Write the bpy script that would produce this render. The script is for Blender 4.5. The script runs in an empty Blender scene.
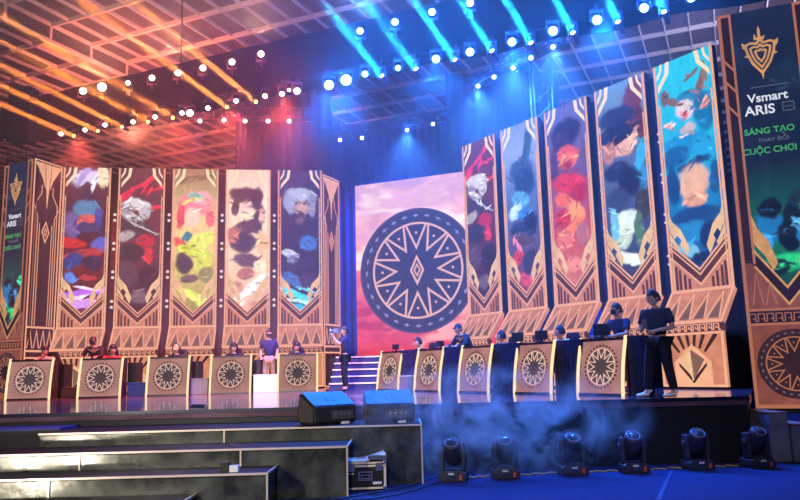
import bpy, bmesh, math, random
from mathutils import Vector, Matrix, Euler, noise
random.seed(7)
C = bpy.context.scene.collection
PI = math.pi

# ------------------------------------------------------------------ layout helpers
F = 730.0; PITCH = math.radians(9.2); ROLL = math.radians(1.4); EYE = 1.48; STG = 0.95
def ray(px, py):
    x = px - 400; y = 250 - py
    c, s = math.cos(ROLL), math.sin(ROLL)
    xl = x*c + y*s; yl = -x*s + y*c
    return Vector((xl, F*math.cos(PITCH) - yl*math.sin(PITCH), F*math.sin(PITCH) + yl*math.cos(PITCH)))
def z_at(px, py, z):
    r = ray(px, py); t = (z-EYE)/r.z; return Vector((r.x*t, r.y*t, z))
def y_at(px, py, Y):
    r = ray(px, py); t = Y/r.y; return Vector((r.x*t, Y, r.z*t+EYE))
def plane_at(px, py, p0, d):
    r = ray(px, py); a, b = r.x, r.y
    det = -a*d[1] + b*d[0]
    t = (-p0[0]*d[1] + p0[1]*d[0])/det
    return ((a*t-p0[0])*d[0] + (b*t-p0[1])*d[1]), r.z*t+EYE

# ------------------------------------------------------------------ materials
def lin(c):
    c = c/255.0
    return c/12.92 if c <= 0.04045 else ((c+0.055)/1.055)**2.4
def rgb(r, g, b): return (lin(r), lin(g), lin(b), 1.0)
def pbr(name, col, rough=0.6, metal=0.0, noise_scale=None, noise_amt=0.25, bump=0.0, spec=0.5, coat=0.0):
    m = bpy.data.materials.new(name); m.use_nodes = True
    nt = m.node_tree; b = nt.nodes['Principled BSDF']
    b.inputs['Base Color'].default_value = rgb(*col); b.inputs['Roughness'].default_value = rough
    b.inputs['Metallic'].default_value = metal
    b.inputs['Specular IOR Level'].default_value = spec
    b.inputs['Coat Weight'].default_value = coat
    if noise_scale:
        tc = nt.nodes.new('ShaderNodeTexCoord'); n = nt.nodes.new('ShaderNodeTexNoise')
        n.inputs['Scale'].default_value = noise_scale; n.inputs['Detail'].default_value = 4
        nt.links.new(tc.outputs['Object'], n.inputs['Vector'])
        r = nt.nodes.new('ShaderNodeValToRGB')
        a = [max(0, c*(1-noise_amt)) for c in rgb(*col)[:3]]; e = [min(1, c*(1+noise_amt)) for c in rgb(*col)[:3]]
        r.color_ramp.elements[0].color = (*a, 1); r.color_ramp.elements[1].color = (*e, 1)
        r.color_ramp.elements[0].position = .35; r.color_ramp.elements[1].position = .65
        nt.links.new(n.outputs['Fac'], r.inputs['Fac']); nt.links.new(r.outputs['Color'], b.inputs['Base Color'])
        if bump:
            bp = nt.nodes.new('ShaderNodeBump'); bp.inputs['Strength'].default_value = bump; bp.inputs['Distance'].default_value = .01
            nt.links.new(n.outputs['Fac'], bp.inputs['Height']); nt.links.new(bp.outputs['Normal'], b.inputs['Normal'])
    return m
def emit(name, col, strength=1.0, noise_scale=None, amt=0.2, sample=False):
    """a self-lit surface: LED, lamp lens or glowing print"""
    m = bpy.data.materials.new(name); m.use_nodes = True
    nt = m.node_tree; nt.nodes.clear()
    o = nt.nodes.new('ShaderNodeOutputMaterial'); e = nt.nodes.new('ShaderNodeEmission')
    e.inputs['Color'].default_value = rgb(*col); e.inputs['Strength'].default_value = strength
    nt.links.new(e.outputs[0], o.inputs['Surface'])
    if noise_scale:
        tc = nt.nodes.new('ShaderNodeTexCoord'); n = nt.nodes.new('ShaderNodeTexNoise')
        n.inputs['Scale'].default_value = noise_scale; n.inputs['Detail'].default_value = 5
        nt.links.new(tc.outputs['Object'], n.inputs['Vector'])
        r = nt.nodes.new('ShaderNodeValToRGB')
        a = [max(0, c*(1-amt)) for c in rgb(*col)[:3]]; b = [min(1, c*(1+amt)) for c in rgb(*col)[:3]]
        r.color_ramp.elements[0].color = (*a, 1); r.color_ramp.elements[1].color = (*b, 1)
        r.color_ramp.elements[0].position = .3; r.color_ramp.elements[1].position = .7
        nt.links.new(n.outputs['Fac'], r.inputs['Fac']); nt.links.new(r.outputs['Color'], e.inputs['Color'])
    m.cycles.emission_sampling = 'AUTO' if sample else 'NONE'
    return m
def attr_emit(name, strength):
    m = bpy.data.materials.new(name); m.use_nodes = True
    nt = m.node_tree; nt.nodes.clear()
    o = nt.nodes.new('ShaderNodeOutputMaterial'); e = nt.nodes.new('ShaderNodeEmission')
    a = nt.nodes.new('ShaderNodeAttribute'); a.attribute_name = 'picture'
    e.inputs['Strength'].default_value = strength
    nt.links.new(a.outputs['Color'], e.inputs['Color']); nt.links.new(e.outputs[0], o.inputs['Surface'])
    m.cycles.emission_sampling = 'NONE'
    return m
M = {}
M['led_art'] = attr_emit('led_picture', 1.2)
M['led_copper'] = emit('led_copper', (212, 136, 110), 1, 3.0, .25)
M['led_copper_dark'] = emit('led_copper_dark', (98, 56, 58), 1, 2.0, .3)
M['led_peach'] = emit('led_peach', (250, 178, 142), 1, 2.0, .12)
M['led_line'] = emit('led_line', (248, 172, 138), 1)
M['led_gold'] = emit('led_gold', (244, 196, 150), 1, 4.0, .15)
M['led_cream'] = emit('led_cream', (255, 232, 190), 1.05)
M['led_maroon'] = emit('led_maroon', (74, 42, 52), 1, 1.5, .3)
M['led_taupe'] = emit('led_taupe', (132, 96, 88), 1, 2.0, .2)
M['led_shadow'] = emit('led_shadow', (70, 44, 48), 1)
M['led_navy'] = emit('led_navy', (30, 30, 62), 1, 1.2, .25)
M['led_wheel'] = emit('led_wheel', (66, 58, 88), 1, 1.5, .2)
M['led_wheel_line'] = emit('led_wheel_line', (244, 188, 170), 1)
M['led_copper_right'] = emit('led_copper_right', (132, 74, 66), 1, 3.0, .3)
M['led_line_right'] = emit('led_line_right', (176, 108, 82), 1)
M['led_dark_right'] = emit('led_dark_right', (44, 28, 38), 1)
M['led_gold_right'] = emit('led_gold_right', (206, 150, 96), 1, 6, .25)
M['led_white'] = emit('led_white', (225, 228, 240), 1)
M['led_green'] = emit('led_green', (70, 170, 100), 1)
M['led_grey'] = emit('led_grey', (90, 96, 112), 1)
M['black'] = pbr('black_metal', (18, 18, 21), .45, 0, 8, .3)
M['cabinet'] = pbr('led_cabinet_metal', (20, 20, 26), .6, .3, 5, .2)
M['gap'] = pbr('gap_cladding', (22, 22, 48), .7, 0, 3, .3)
M['cloth'] = pbr('black_cloth', (7, 7, 10), .95, 0, 6, .4, .4)
M['skirt'] = pbr('black_cloth_blue_lit', (20, 26, 66), .9, 0, 5, .3, .4)  # black cloth; the blue light on it is put into the colour
M['drape'] = pbr('blue_drape', (52, 66, 150), .85, 0, 1.2, .2)
M['drape_dark'] = pbr('dark_blue_drape', (24, 30, 84), .9, 0, 1.2, .25)
M['deck'] = pbr('gloss_stage_deck', (96, 74, 90), .10, 0, 2.0, .2, 0, .8, .2)
M['stage_side'] = pbr('stage_skirt', (7, 8, 24), .6, 0, 4, .3)
M['riser'] = pbr('black_laminate_sheen', (58, 62, 58), .22, 0, 3.4, .75, .8, 1.0)  # grey-green mottling paints hall reflections and glints onto black laminate
M['tread'] = pbr('step_tread_gloss', (8, 8, 13), .55, 0, 3, .4, 0, .15)
M['alu'] = pbr('aluminium_edging', (215, 200, 190), .35, .2)
M['alu_truss'] = pbr('truss_aluminium', (70, 70, 78), .5, .2)
M['carpet'] = pbr('blue_carpet', (12, 26, 86), .95, 0, 26, .35, .5)
M['ceiling'] = pbr('ceiling_louvre_panel', (70, 46, 36), .85, 0, 1.4, .25)
M['rib'] = pbr('ceiling_rib_paint', (214, 200, 190), .7)
M['wall'] = pbr('hall_wall_paint', (120, 84, 76), .9, 0, .7, .2)
M['grey_box'] = pbr('grey_box_paint', (120, 124, 150), .7, 0, 3, .2)
M['speaker'] = pbr('speaker_black_paint', (32, 30, 32), .55, 0, 40, .3, .3)
M['speaker_top'] = pbr('speaker_top_blue_lit', (52, 80, 112), .5, 0, 30, .12)  # blue light falling on the top face is put into this colour
M['grille'] = pbr('speaker_grille', (92, 86, 86), .5, .3, 60, .5, .4)
M['lamp_black'] = pbr('lamp_housing', (52, 52, 68), .4, 0, 12, .2)
M['glass_lens'] = pbr('dark_lens_glass', (60, 66, 90), .08, .2, spec=1)
M['chrome'] = pbr('chrome', (200, 200, 205), .25, .9)
M['chrome_dim'] = pbr('satin_ring', (120, 124, 140), .4, .3)
M['orange'] = pbr('orange_connector', (230, 90, 40), .5)
M['paper'] = pbr('white_sticker', (225, 228, 235), .7)
M['cable'] = pbr('yellow_cable', (190, 150, 90), .6)
M['cable_black'] = pbr('black_cable', (30, 30, 60), .6)
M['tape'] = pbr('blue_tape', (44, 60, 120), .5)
M['case_black'] = pbr('flight_case_panel', (22, 20, 24), .5, 0, 10, .3)
M['case_alu'] = pbr('flight_case_aluminium', (236, 224, 200), .35, .1, 20, .15)
M['case_white'] = pbr('case_lid_white', (230, 235, 245), .5)
M['pod_front'] = emit('podium_glow_print', (178, 128, 120), 1, 3, .2)  # desk front, wheel and dashes glow: brightness is put into their colour
M['pod_front_right'] = emit('podium_glow_print_right', (176, 124, 120), 1, 3, .25)
M['pod_wheel'] = emit('podium_wheel', (88, 70, 78), 1, 3, .15)
M['pod_line'] = emit('podium_wheel_line', (240, 196, 176), 1)
M['pod_dash'] = emit('podium_dash', (60, 42, 52), 1)
M['pod_edge'] = emit('podium_edge_light', (255, 228, 176), 1.15, sample=True)
M['pod_top'] = pbr('podium_top', (46, 22, 34), .5)
M['skin'] = pbr('skin', (214, 160, 136), .6, 0, 10, .08)
M['hair'] = pbr('hair_black', (16, 14, 18), .6, 0, 30, .3)
M['hair_blond'] = pbr('cap_sand', (216, 178, 120), .7)
M['tee_black'] = pbr('black_cotton', (26, 28, 44), .9, 0, 10, .2)
M['tee_navy'] = pbr('navy_cotton', (34, 40, 84), .9, 0, 10, .2)
M['tee_white'] = pbr('white_cotton', (232, 218, 200), .9, 0, 10, .08)
M['tee_red'] = pbr('red_cotton', (226, 70, 64), .9, 0, 10, .12)
M['trouser_dark'] = pbr('dark_trousers', (22, 24, 38), .9, 0, 10, .2)
M['khaki'] = pbr('khaki_trousers', (176, 140, 116), .9, 0, 10, .15)
M['shoe_white'] = pbr('white_shoe', (240, 232, 215), .6)
M['shoe_dark'] = pbr('dark_shoe', (30, 28, 34), .6)
M['mask'] = pbr('dark_face_mask', (24, 24, 36), .8)
M['eye_dark'] = pbr('eye_dark', (20, 14, 14), .3)
M['chair'] = pbr('chair_black_leather', (30, 22, 38), .5)
M['white_box'] = pbr('white_box_laminate', (240, 236, 226), .3)
M['maroon_box'] = pbr('maroon_box', (96, 50, 62), .6)
M['navy_box'] = pbr('navy_box', (40, 56, 140), .6)
M['silver_box'] = pbr('silver_box', (128, 118, 128), .4)
M['bulb'] = emit('bulb_warm_white', (246, 226, 216), 1.0)

# ------------------------------------------------------------------ mesh builder
class MB:
    def __init__(s, f=None): s.v = []; s.f = []; s.map = f or (lambda p: p); s.smooth = False
    def add(s, vs, fs):
        b = len(s.v); s.v += [tuple(s.map(Vector(v))) for v in vs]; s.f += [tuple(b+i for i in f) for f in fs]
        return s
    def box(s, x0, x1, y0, y1, z0, z1):
        vs = [(x0,y0,z0),(x1,y0,z0),(x1,y1,z0),(x0,y1,z0),(x0,y0,z1),(x1,y0,z1),(x1,y1,z1),(x0,y1,z1)]
        return s.add(vs, [(0,3,2,1),(4,5,6,7),(0,1,5,4),(1,2,6,5),(2,3,7,6),(3,0,4,7)])
    def prism(s, pts, y0, y1):
        """pts (x,z) polygon extruded from y0 (front) to y1 (back)"""
        a = sum(pts[i][0]*pts[(i+1)%len(pts)][1]-pts[(i+1)%len(pts)][0]*pts[i][1] for i in range(len(pts)))
        if a < 0: pts = pts[::-1]
        n = len(pts); y0, y1 = min(y0, y1), max(y0, y1)
        vs = [(x,y0,z) for x,z in pts] + [(x,y1,z) for x,z in pts]
        fs = [tuple(range(n)), tuple(range(2*n-1, n-1, -1))] + [(i, n+i, n+(i+1)%n, (i+1)%n) for i in range(n)]
        return s.add(vs, fs)
    def slab(s, pts, z0, z1):
        a = sum(pts[i][0]*pts[(i+1)%len(pts)][1]-pts[(i+1)%len(pts)][0]*pts[i][1] for i in range(len(pts)))
        if a < 0: pts = pts[::-1]
        n = len(pts)
        vs = [(x,y,z1) for x,y in pts] + [(x,y,z0) for x,y in pts]
        fs = [tuple(range(n)), tuple(range(2*n-1, n-1, -1))] + [(i, n+i, n+(i+1)%n, (i+1)%n) for i in range(n)]
        return s.add(vs, fs)
    def stroke(s, pts, w, y0, y1, closed=False):
        n = len(pts); h = w/2; L = []; R = []
        for i in range(n):
            p = Vector(pts[i])
            a = Vector(pts[i-1]) if (i > 0 or closed) else None
            b = Vector(pts[(i+1) % n]) if (i < n-1 or closed) else None
            d1 = (p-a).normalized() if a is not None else None
            d2 = (b-p).normalized() if b is not None else None
            if d1 is None: d1 = d2
            if d2 is None: d2 = d1
            n1 = Vector((-d1.y, d1.x)); n2 = Vector((-d2.y, d2.x))
            m = n1+n2
            m = m.normalized() if m.length > 1e-4 else n1
            k = h/max(.35, m.dot(n1))
            L.append(p+m*k); R.append(p-m*k)
        for i in range(n if closed else n-1):
            j = (i+1) % n
            s.prism([tuple(R[i]), tuple(R[j]), tuple(L[j]), tuple(L[i])], y0, y1)
        return s
    def disc(s, cx, cz, r, y0, y1, n=40, r2=None):
        if r2 is None: return s.prism([(cx+r*math.cos(2*PI*i/n), cz+r*math.sin(2*PI*i/n)) for i in range(n)], y0, y1)
        for i in range(n):
            a, b = 2*PI*i/n, 2*PI*(i+1)/n
            s.prism([(cx+r2*math.cos(a), cz+r2*math.sin(a)), (cx+r*math.cos(a), cz+r*math.sin(a)),
                     (cx+r*math.cos(b), cz+r*math.sin(b)), (cx+r2*math.cos(b), cz+r2*math.sin(b))], y0, y1)
        return s
    def tube(s, p, q, r, n=8, r1=None):
        p, q = Vector(p), Vector(q); d = (q-p); r1 = r if r1 is None else r1
        if d.length < 1e-6: return s
        d.normalize(); a = d.orthogonal().normalized(); b = d.cross(a)
        vs = [p+(a*math.cos(2*PI*i/n)+b*math.sin(2*PI*i/n))*r for i in range(n)] + [q+(a*math.cos(2*PI*i/n)+b*math.sin(2*PI*i/n))*r1 for i in range(n)]
        fs = [(i, (i+1)%n, n+(i+1)%n, n+i) for i in range(n)] + [tuple(range(n-1,-1,-1)), tuple(range(n, 2*n))]
        return s.add(vs, fs)
    def lathe(s, prof, axis_p=(0,0,0), axis_d=(0,0,1), n=16):
        """prof: (r, t) pairs along the axis"""
        p = Vector(axis_p); d = Vector(axis_d).normalized(); a = d.orthogonal().normalized(); b = d.cross(a)
        vs = []; fs = []
        for r, t in prof:
            vs += [p+d*t+(a*math.cos(2*PI*i/n)+b*math.sin(2*PI*i/n))*max(r, 1e-4) for i in range(n)]
        for k in range(len(prof)-1):
            fs += [(k*n+i, k*n+(i+1)%n, (k+1)*n+(i+1)%n, (k+1)*n+i) for i in range(n)]
        fs += [tuple(range(n-1,-1,-1)), tuple(range((len(prof)-1)*n, len(prof)*n))]
        return s.add(vs, fs)
    def ball(s, c, r, n=12, m=8):
        c = Vector(c); r = Vector(r) if hasattr(r, '__len__') else Vector((r,r,r))
        vs = [c+Vector((0,0,r.z))]
        for j in range(1, m):
            t = PI*j/m
            vs += [c+Vector((r.x*math.sin(t)*math.cos(2*PI*i/n), r.y*math.sin(t)*math.sin(2*PI*i/n), r.z*math.cos(t))) for i in range(n)]
        vs.append(c-Vector((0,0,r.z)))
        fs = [(0, 1+i, 1+(i+1)%n) for i in range(n)]
        for j in range(m-2):
            fs += [(1+j*n+i, 1+(j+1)*n+i, 1+(j+1)*n+(i+1)%n, 1+j*n+(i+1)%n) for i in range(n)]
        l = len(vs)-1; fs += [(l, 1+(m-2)*n+(i+1)%n, 1+(m-2)*n+i) for i in range(n)]
        return s.add(vs, fs)
    def mesh(s, name, mat, smooth=None):
        me = bpy.data.meshes.new(name); me.from_pydata([tuple(v) for v in s.v], [], s.f); me.update()
        if mat: me.materials.append(mat)
        if smooth or (smooth is None and s.smooth):
            me.polygons.foreach_set('use_smooth', [True]*len(me.polygons)); me.update()
        return me
    def build(s, name, mat, parent=None, smooth=None, bevel=0):
        o = bpy.data.objects.new(name, s.mesh(name, mat, smooth)); C.objects.link(o)
        if parent: o.parent = parent
        if bevel:
            b = o.modifiers.new('bevel', 'BEVEL'); b.width = bevel; b.segments = 2; b.limit_method = 'ANGLE'
        return o
def tag(o, label, cat, group=None, kind=None):
    if label: o['label'] = label
    if cat: o['category'] = cat
    if group: o['group'] = group
    if kind: o['kind'] = kind
    return o
def thing(name, label, cat, loc=(0,0,0), rz=0, group=None):
    o = bpy.data.objects.new(name, None); C.objects.link(o); o.empty_display_size = .2
    o.location = loc; o.rotation_euler = (0, 0, rz)
    return tag(o, label, cat, group)
def struct(o): o['kind'] = 'structure'; return o
def copy_tree(o, parent=None):
    c = o.copy(); C.objects.link(c); c.parent = parent
    for ch in list(o.children): copy_tree(ch, c)
    return c

# ------------------------------------------------------------------ ceiling axes (hall grid runs at an angle to the view)
e1 = Vector((.914, -.407)); e2 = Vector((.407, .914))
ZC = 13.77; STEP = .55
def hall(a, b, z): return Vector((a*e1.x + b*e2.x, a*e1.y + b*e2.y, z))
pf = z_at(60, 30, ZC); AF = pf.x*e1.x + pf.y*e1.y      # where the ceiling steps down
B0, B1, A0, A1 = -8, 52, -44, 36

def setting():
    mb = MB(); mb.slab([(-30,-6),(24,-6),(24,52),(-30,52)], -.12, 0)
    struct(mb.build('floor', M['carpet']))
    # ceiling: high field, step, low field
    mb = MB()
    for a0, a1, z in ((AF, A1, ZC), (A0, AF, ZC-STEP)):
        mb.slab([tuple(hall(a0,B0,0).xy), tuple(hall(a1,B0,0).xy), tuple(hall(a1,B1,0).xy), tuple(hall(a0,B1,0).xy)], z+.1, z+.25)
    mb.slab([tuple(hall(AF-.05,B0,0).xy), tuple(hall(AF+.0,B0,0).xy), tuple(hall(AF+.0,B1,0).xy), tuple(hall(AF-.05,B1,0).xy)], ZC-STEP, ZC+.2)
    struct(mb.build('ceiling', M['ceiling']))
    mb = MB(lambda p: hall(p.x, p.y, p.z))
    b = B0
    while b < B1:
        mb.box(AF, A1, b-.045, b+.045, ZC-.06, ZC+.11); mb.box(A0, AF, b-.045, b+.045, ZC-STEP-.06, ZC-STEP+.11)
        mb.box(AF-.09, AF+.03, b-.05, b+.05, ZC-STEP, ZC)
        b += 1.8
    struct(mb.build('trim_1', M['rib']))
    mb = MB(lambda p: hall(p.x, p.y, p.z))
    a = AF+.85
    while a < A1: mb.box(a-.022, a+.022, B0, B1, ZC-.03, ZC+.1); a += .86
    a = AF-.85
    while a > A0: mb.box(a-.022, a+.022, B0, B1, ZC-STEP-.03, ZC-STEP+.1); a -= .86
    struct(mb.build('trim_2', M['rib']))
    mb = MB(lambda p: hall(p.x, p.y, p.z)); mb.box(AF-.1, AF+.04, B0, B1, ZC-STEP-.08, ZC-STEP+.04); mb.box(AF-.06, AF+.05, B0, B1, ZC-.04, ZC+.1)
    struct(mb.build('trim_3', M['rib']))
    for nm, x0, x1, y0, y1 in (('wall_back', -30, 24, 52, 52.3), ('wall_left', -30.3, -30, -6, 52), ('wall_right', 24, 24.3, -6, 52)):
        struct(MB().box(x0, x1, y0, y1, 0, 16).build(nm, M['wall']))
setting()

# ------------------------------------------------------------------ stage
SY = 11.0
t = thing('stage_deck', 'long black glossy stage platform with mirror-like top under the desks', 'stage', (0, SY, 0))
pts = [(-16, 0), (5.1, 0), (6.9, 3.6), (6.9, 13), (-16, 13)]
mb = MB(); mb.slab(pts, .83, STG); mb.build('top', M['deck'], t)
mb = MB(); mb.slab([(x + (.03 if x < 0 else -.03), y+.03) for x, y in pts], 0, .83); mb.build('skirt', M['stage_side'], t)
mb = MB(); mb.box(-16, 5.1, -.012, 0, .90, .952); mb.build('edging', pbr('deck_edging', (34, 34, 60), .3, .2), t)

def step(name, label, x0, x1, yf, yb, z, seams, curve=0.0, rise_x=None):
    """one wide glossy step unit; front face at yf"""
    t = thing(name, label, 'step', (0, yf, 0), 0, 'glossy black steps before the stage')
    sl = lambda x: -(x1-x)*curve
    MB().slab([(x0, sl(x0)), (x1, 0), (x1, yb-yf), (x0, yb-yf)], z-.03, z).build('tread', M['tread'], t)
    MB().slab([(x0+.01, sl(x0)+.01), (x1-.01, .01), (x1-.01, yb-yf), (x0+.01, yb-yf)], 0, z-.03).build('riser', M['riser'], t)
    mb = MB()
    mb.slab([(x0-.01, sl(x0)-.012), (x1+.012, -.012), (x1+.012, .02), (x0-.01, sl(x0)+.02)], z-.018, z+.004)
    mb.slab([(x1-.008, -.01), (x1+.012, -.01), (x1+.012, .02), (x1-.008, .02)], 0, z)
    mb.slab([(x1-.01, 0), (x1+.012, 0), (x1+.012, yb-yf), (x1-.01, yb-yf)], z-.018, z+.004)
    mb.build('edging', M['alu'], t)
    for sx in seams:
        y = sl(sx)
        MB().slab([(sx-.01, y-.008), (sx+.01, y-.008), (sx+.01, y+.01), (sx-.01, y+.01)], 0, z-.02).build('seam', M['alu'], t)
    return t
def xat(px, Y): return (px-400)/F*Y*1.0
step('stage_step', 'topmost glossy black step, widest of the four, carrying the wedge speakers', -4.75, .22, 9.8, 10.985, .75, [-2.35], .012)
step('stage_step', 'second glossy black step down, ending left of the flight case', -7.6, -.69, 8.95, 9.795, .58, [-3.85, -1.95], .012)
step('stage_step', 'third glossy black step down with light edging, near the bottom left', -7.6, -1.52, 8.3, 8.945, .38, [-3.9], .012)
step('stage_step', 'lowest black step, cut by the bottom left corner of the photo', -7.6, -2.3, 7.75, 8.295, .18, [], .012)
# recessed block at the far left of the top step
t = thing('stage_block', 'dark navy block set back beside the left end of the topmost step', 'stage block', (-6.6, 10.0, 0))
MB().box(-3, 1.84, .35, .96, .03, .75).build('body', M['stage_side'], t)
MB().box(-3, 1.84, .34, .96, .75, .78).build('top', pbr('navy_block_top', (30, 42, 120), .5, 0, 6, .2), t)
# small post at the lower left
t = thing('floor_socket_box', 'small dark socket box with a pale label on the third glossy step', 'box', (-2.0, 8.42, .38))
MB().box(-.07, .03, 0, .1, 0, .11).build('body', M['black'], t); MB().box(.035, .13, .01, .09, 0, .07).build('label_plate', M['paper'], t)

# ------------------------------------------------------------------ emblem wheel
def wheel(mbs, cx, cz, R, y, n=12, crosses=28, gaps=1.0, map=None, diamond=True, dots=True, ring=True):
    """mbs: dict with disc, line, dash MBs; y is the front plane, going to -y"""
    ri = R*.78
    mbs['disc'].disc(cx, cz, R if ring else ri, y-.006, y, 56)
    w = R*.035
    mbs['line'].disc(cx, cz, ri, y-.014, y-.006, 56, ri-w)
    for k in range(n):
        a = 2*PI*k/n + PI/2 + PI/n*0
        da = PI/n*.88
        p1 = (cx+(ri-w)*math.cos(a-da), cz+(ri-w)*math.sin(a-da)); p2 = (cx+(ri-w)*math.cos(a+da), cz+(ri-w)*math.sin(a+da))
        p3 = (cx+ri*.47*math.cos(a), cz+ri*.47*math.sin(a))
        mbs['line'].stroke([p1, p3, p2], w, y-.014, y-.006)
        if dots:
            mbs['line'].disc(cx+ri*.78*math.cos(a), cz+ri*.78*math.sin(a), R*.022, y-.014, y-.006, 8)
    for k in range(crosses):
        a = 2*PI*k/crosses; r = R*.89
        px, pz = cx+r*math.cos(a), cz+r*math.sin(a); s = R*.045
        tx, tz = -math.sin(a), math.cos(a)
        mbs['dash'].stroke([(px-tx*s, pz-tz*s), (px+tx*s, pz+tz*s)], R*(.018 if ring else .07), y-.014, y-.006)
        if crosses < 29: mbs['dash'].stroke([(px-math.cos(a)*s*.6, pz-math.sin(a)*s*.6), (px+math.cos(a)*s*.6, pz+math.sin(a)*s*.6)], R*.018, y-.0135, y-.0061)
    if diamond:
        d = R*.21
        mbs['line'].stroke([(cx, cz+d), (cx+d*.5, cz), (cx, cz-d), (cx-d*.5, cz)], R*.035, y-.014, y-.006, True)
        d *= .42
        mbs['line'].stroke([(cx, cz+d), (cx+d*.55, cz), (cx, cz-d), (cx-d*.55, cz)], R*.025, y-.014, y-.006, True)

# ------------------------------------------------------------------ LED banner columns
W = 1.4; ZT = 6.92; ZL = 1.95; ZK = 1.27; ZB = 1.08; OUT = .52
def ledge_map(y_off=0):
    def f(p):      # p.z 0..1 down the slanted ledge -> world of the panel; p.y = thickness off the surface (negative = out)
        k = 1-p.z
        nz = OUT/math.hypot(OUT, ZL-ZK); ny = (ZL-ZK)/math.hypot(OUT, ZL-ZK)
        return Vector((p.x, -k*OUT + p.y*ny, ZK + (ZL-ZK)*p.z - p.y*nz))
    return f
def chevron(d0, w):   # a V from the side edges to the apex
    x0, x1 = .06+w*0, W-.06
    return [(x0, 2.72-d0), (W/2, 2.16-d0*1.0), (x1, 2.72-d0)]
def panel_proto(W=W):
    P = []
    def part(name, mb, mat): P.append((name, mb.mesh(name, mat), None))
    part('cabinet', MB().box(.0, W, .012, .16, 1.95, ZT), M['cabinet'])
    # field below the picture, with vertical bars
    part('lower_field', MB().box(.05, W-.05, 0, .012, ZL, 3.0), M['led_copper'])
    mb = MB()
    for s in (0, 1):
        mb = MB()
        for x in (.12, .2, .31, .41):
            top = 2.60 - (x-.05)*.95
            a, b = (x, x+.055) if s == 0 else (W-x-.055, W-x)
            mb.box(a, b, -.003, 0, ZL+.03, max(ZL+.06, top-.06))
        part('bars', mb, M['led_copper_dark'])
    # borders
    mb = MB()
    for s in (0, 1):
        X = (lambda x: x) if s == 0 else (lambda x: W-x)
        mb.prism([(X(0), ZL), (X(.045), ZL), (X(.045), ZT), (X(0), ZT)], -.02, .012)
        mb.prism([(X(.075), ZL), (X(.1), ZL), (X(.1), ZT-.9), (X(.075), ZT-.9)], -.014, .005)
        for z in (2.9, 3.4, 3.9, 4.4, 4.9, 5.4, 5.9):
            mb.prism([(X(.04), z), (X(.1), z+.05), (X(.1), z+.08), (X(.04), z+.03)], -.014, .005)
    mb.box(0, W, -.02, .012, ZL-.03, ZL+.03)
    part('border', mb, M['led_peach'])
    # corner ornaments
    for s in (0, 1):
        mb = MB()
        X = (lambda x: x) if s == 0 else (lambda x: W-x)
        q = lambda pts: [(X(a), b) for a, b in pts]
        mb.prism(q([(.08, ZT-.62), (.1, ZT-.47), (.28, ZT-.24), (.31, ZT), (.40, ZT), (.36, ZT-.27), (.15, ZT-.53)]), -.02, .004)
        mb.prism(q([(.075, ZT-.26), (.15, ZT-.14), (.17, ZT), (.215, ZT), (.19, ZT-.17), (.075, ZT-.34)]), -.02, .004)
        part('corner_ornament', mb, M['led_cream'])
    # feather ornaments above the chevron
    for s in (0, 1):
        mb = MB()
        X = (lambda x: x) if s == 0 else (lambda x: W-x)
        q = lambda pts: [(X(a), b) for a, b in pts]
        mb.prism(q([(.07, 3.66), (.14, 3.44), (.33, 3.24), (.5, 2.84), (.44, 2.66), (.3, 2.92), (.34, 3.02), (.24, 3.14), (.18, 3.06), (.07, 3.28)]), -.018, .004)
        mb.prism(q([(.07, 3.2), (.2, 2.98), (.28, 2.86), (.24, 2.8), (.07, 3.06)]), -.018, .004)
        part('feather_ornament', mb, M['led_gold'])
    mb = MB()
    V = lambda dz, e=.05: [(e, 2.06+dz+(W/2-e)*.95), (W/2, 2.06+dz), (W-e, 2.06+dz+(W/2-e)*.95)]
    mb.stroke(V(0), .032, -.022, 0); mb.stroke(V(.20), .028, -.022, 0); mb.stroke(V(.30), .036, -.022, 0)
    part('chevron_lines', mb, M['led_peach'])
    mb = MB(); mb.stroke(V(.095), .115, -.012, 0); mb.stroke(V(.25), .05, -.012, 0)
    part('chevron_band', mb, M['led_copper_dark'])
    # slanted ledge
    mb = MB(ledge_map()); mb.box(0, W, .0, .1, 0, 1); part('ledge', mb, M['led_copper'])
    mb = MB(ledge_map())
    mb.stroke([(.02, .03), (W-.02, .03), (W-.02, .97), (.02, .97)], .045, -.02, 0, True)
    mb2 = MB(ledge_map())
    for k in range(4):
        c = .22 + k*.32
        mb.stroke([(c-.14, .1), (c+.03, .86), (c+.14, .1)], .026, -.015, 0)
        mb2.prism([(c-.1, .11), (c+.02, .66), (c+.11, .11)], -.008, 0)
    part('ledge_lines', mb, M['led_peach']); part('ledge_triangles', mb2, M['led_taupe'])
    # greek key band
    part('key_band', MB().box(0, W, -OUT, -OUT+.1, ZB, ZK), M['led_copper_dark'])
    mb = MB(); mb.box(0, W, -OUT-.02, -OUT, ZB-.035, ZB+.005); mb.box(0, W, -OUT-.02, -OUT, ZK-.02, ZK+.02)
    n = 9; s = (W-.08)/n; h = ZK-ZB-.06
    for k in range(n):
        x = .04+k*s; z = ZB+.03
        mb.stroke([(x, z), (x, z+h*.9), (x+s*.72, z+h*.9), (x+s*.72, z+h*.3), (x+s*.36, z+h*.3), (x+s*.36, z+h*.6)], .017, -OUT-.014, -OUT)
        mb.stroke([(x+s*.72, z+h*.3), (x+s*.72, z), (x+s, z)], .017, -OUT-.014, -OUT)
    part('key_lines', mb, M['led_line'])
    # base block
    part('base', MB().box(0, W, -OUT, -OUT+.06, .04, ZB), M['led_copper'])
    part('base_housing', MB().box(.02, W-.02, -OUT+.06, .1, .0, ZB+.02), M['cabinet'])
    mb = MB(); mb.stroke([(.025, .06), (W-.025, .06), (W-.025, ZB-.02), (.025, ZB-.02)], .045, -OUT-.02, -OUT, True)
    part('base_border', mb, M['led_peach'])
    mb = MB()
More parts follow.
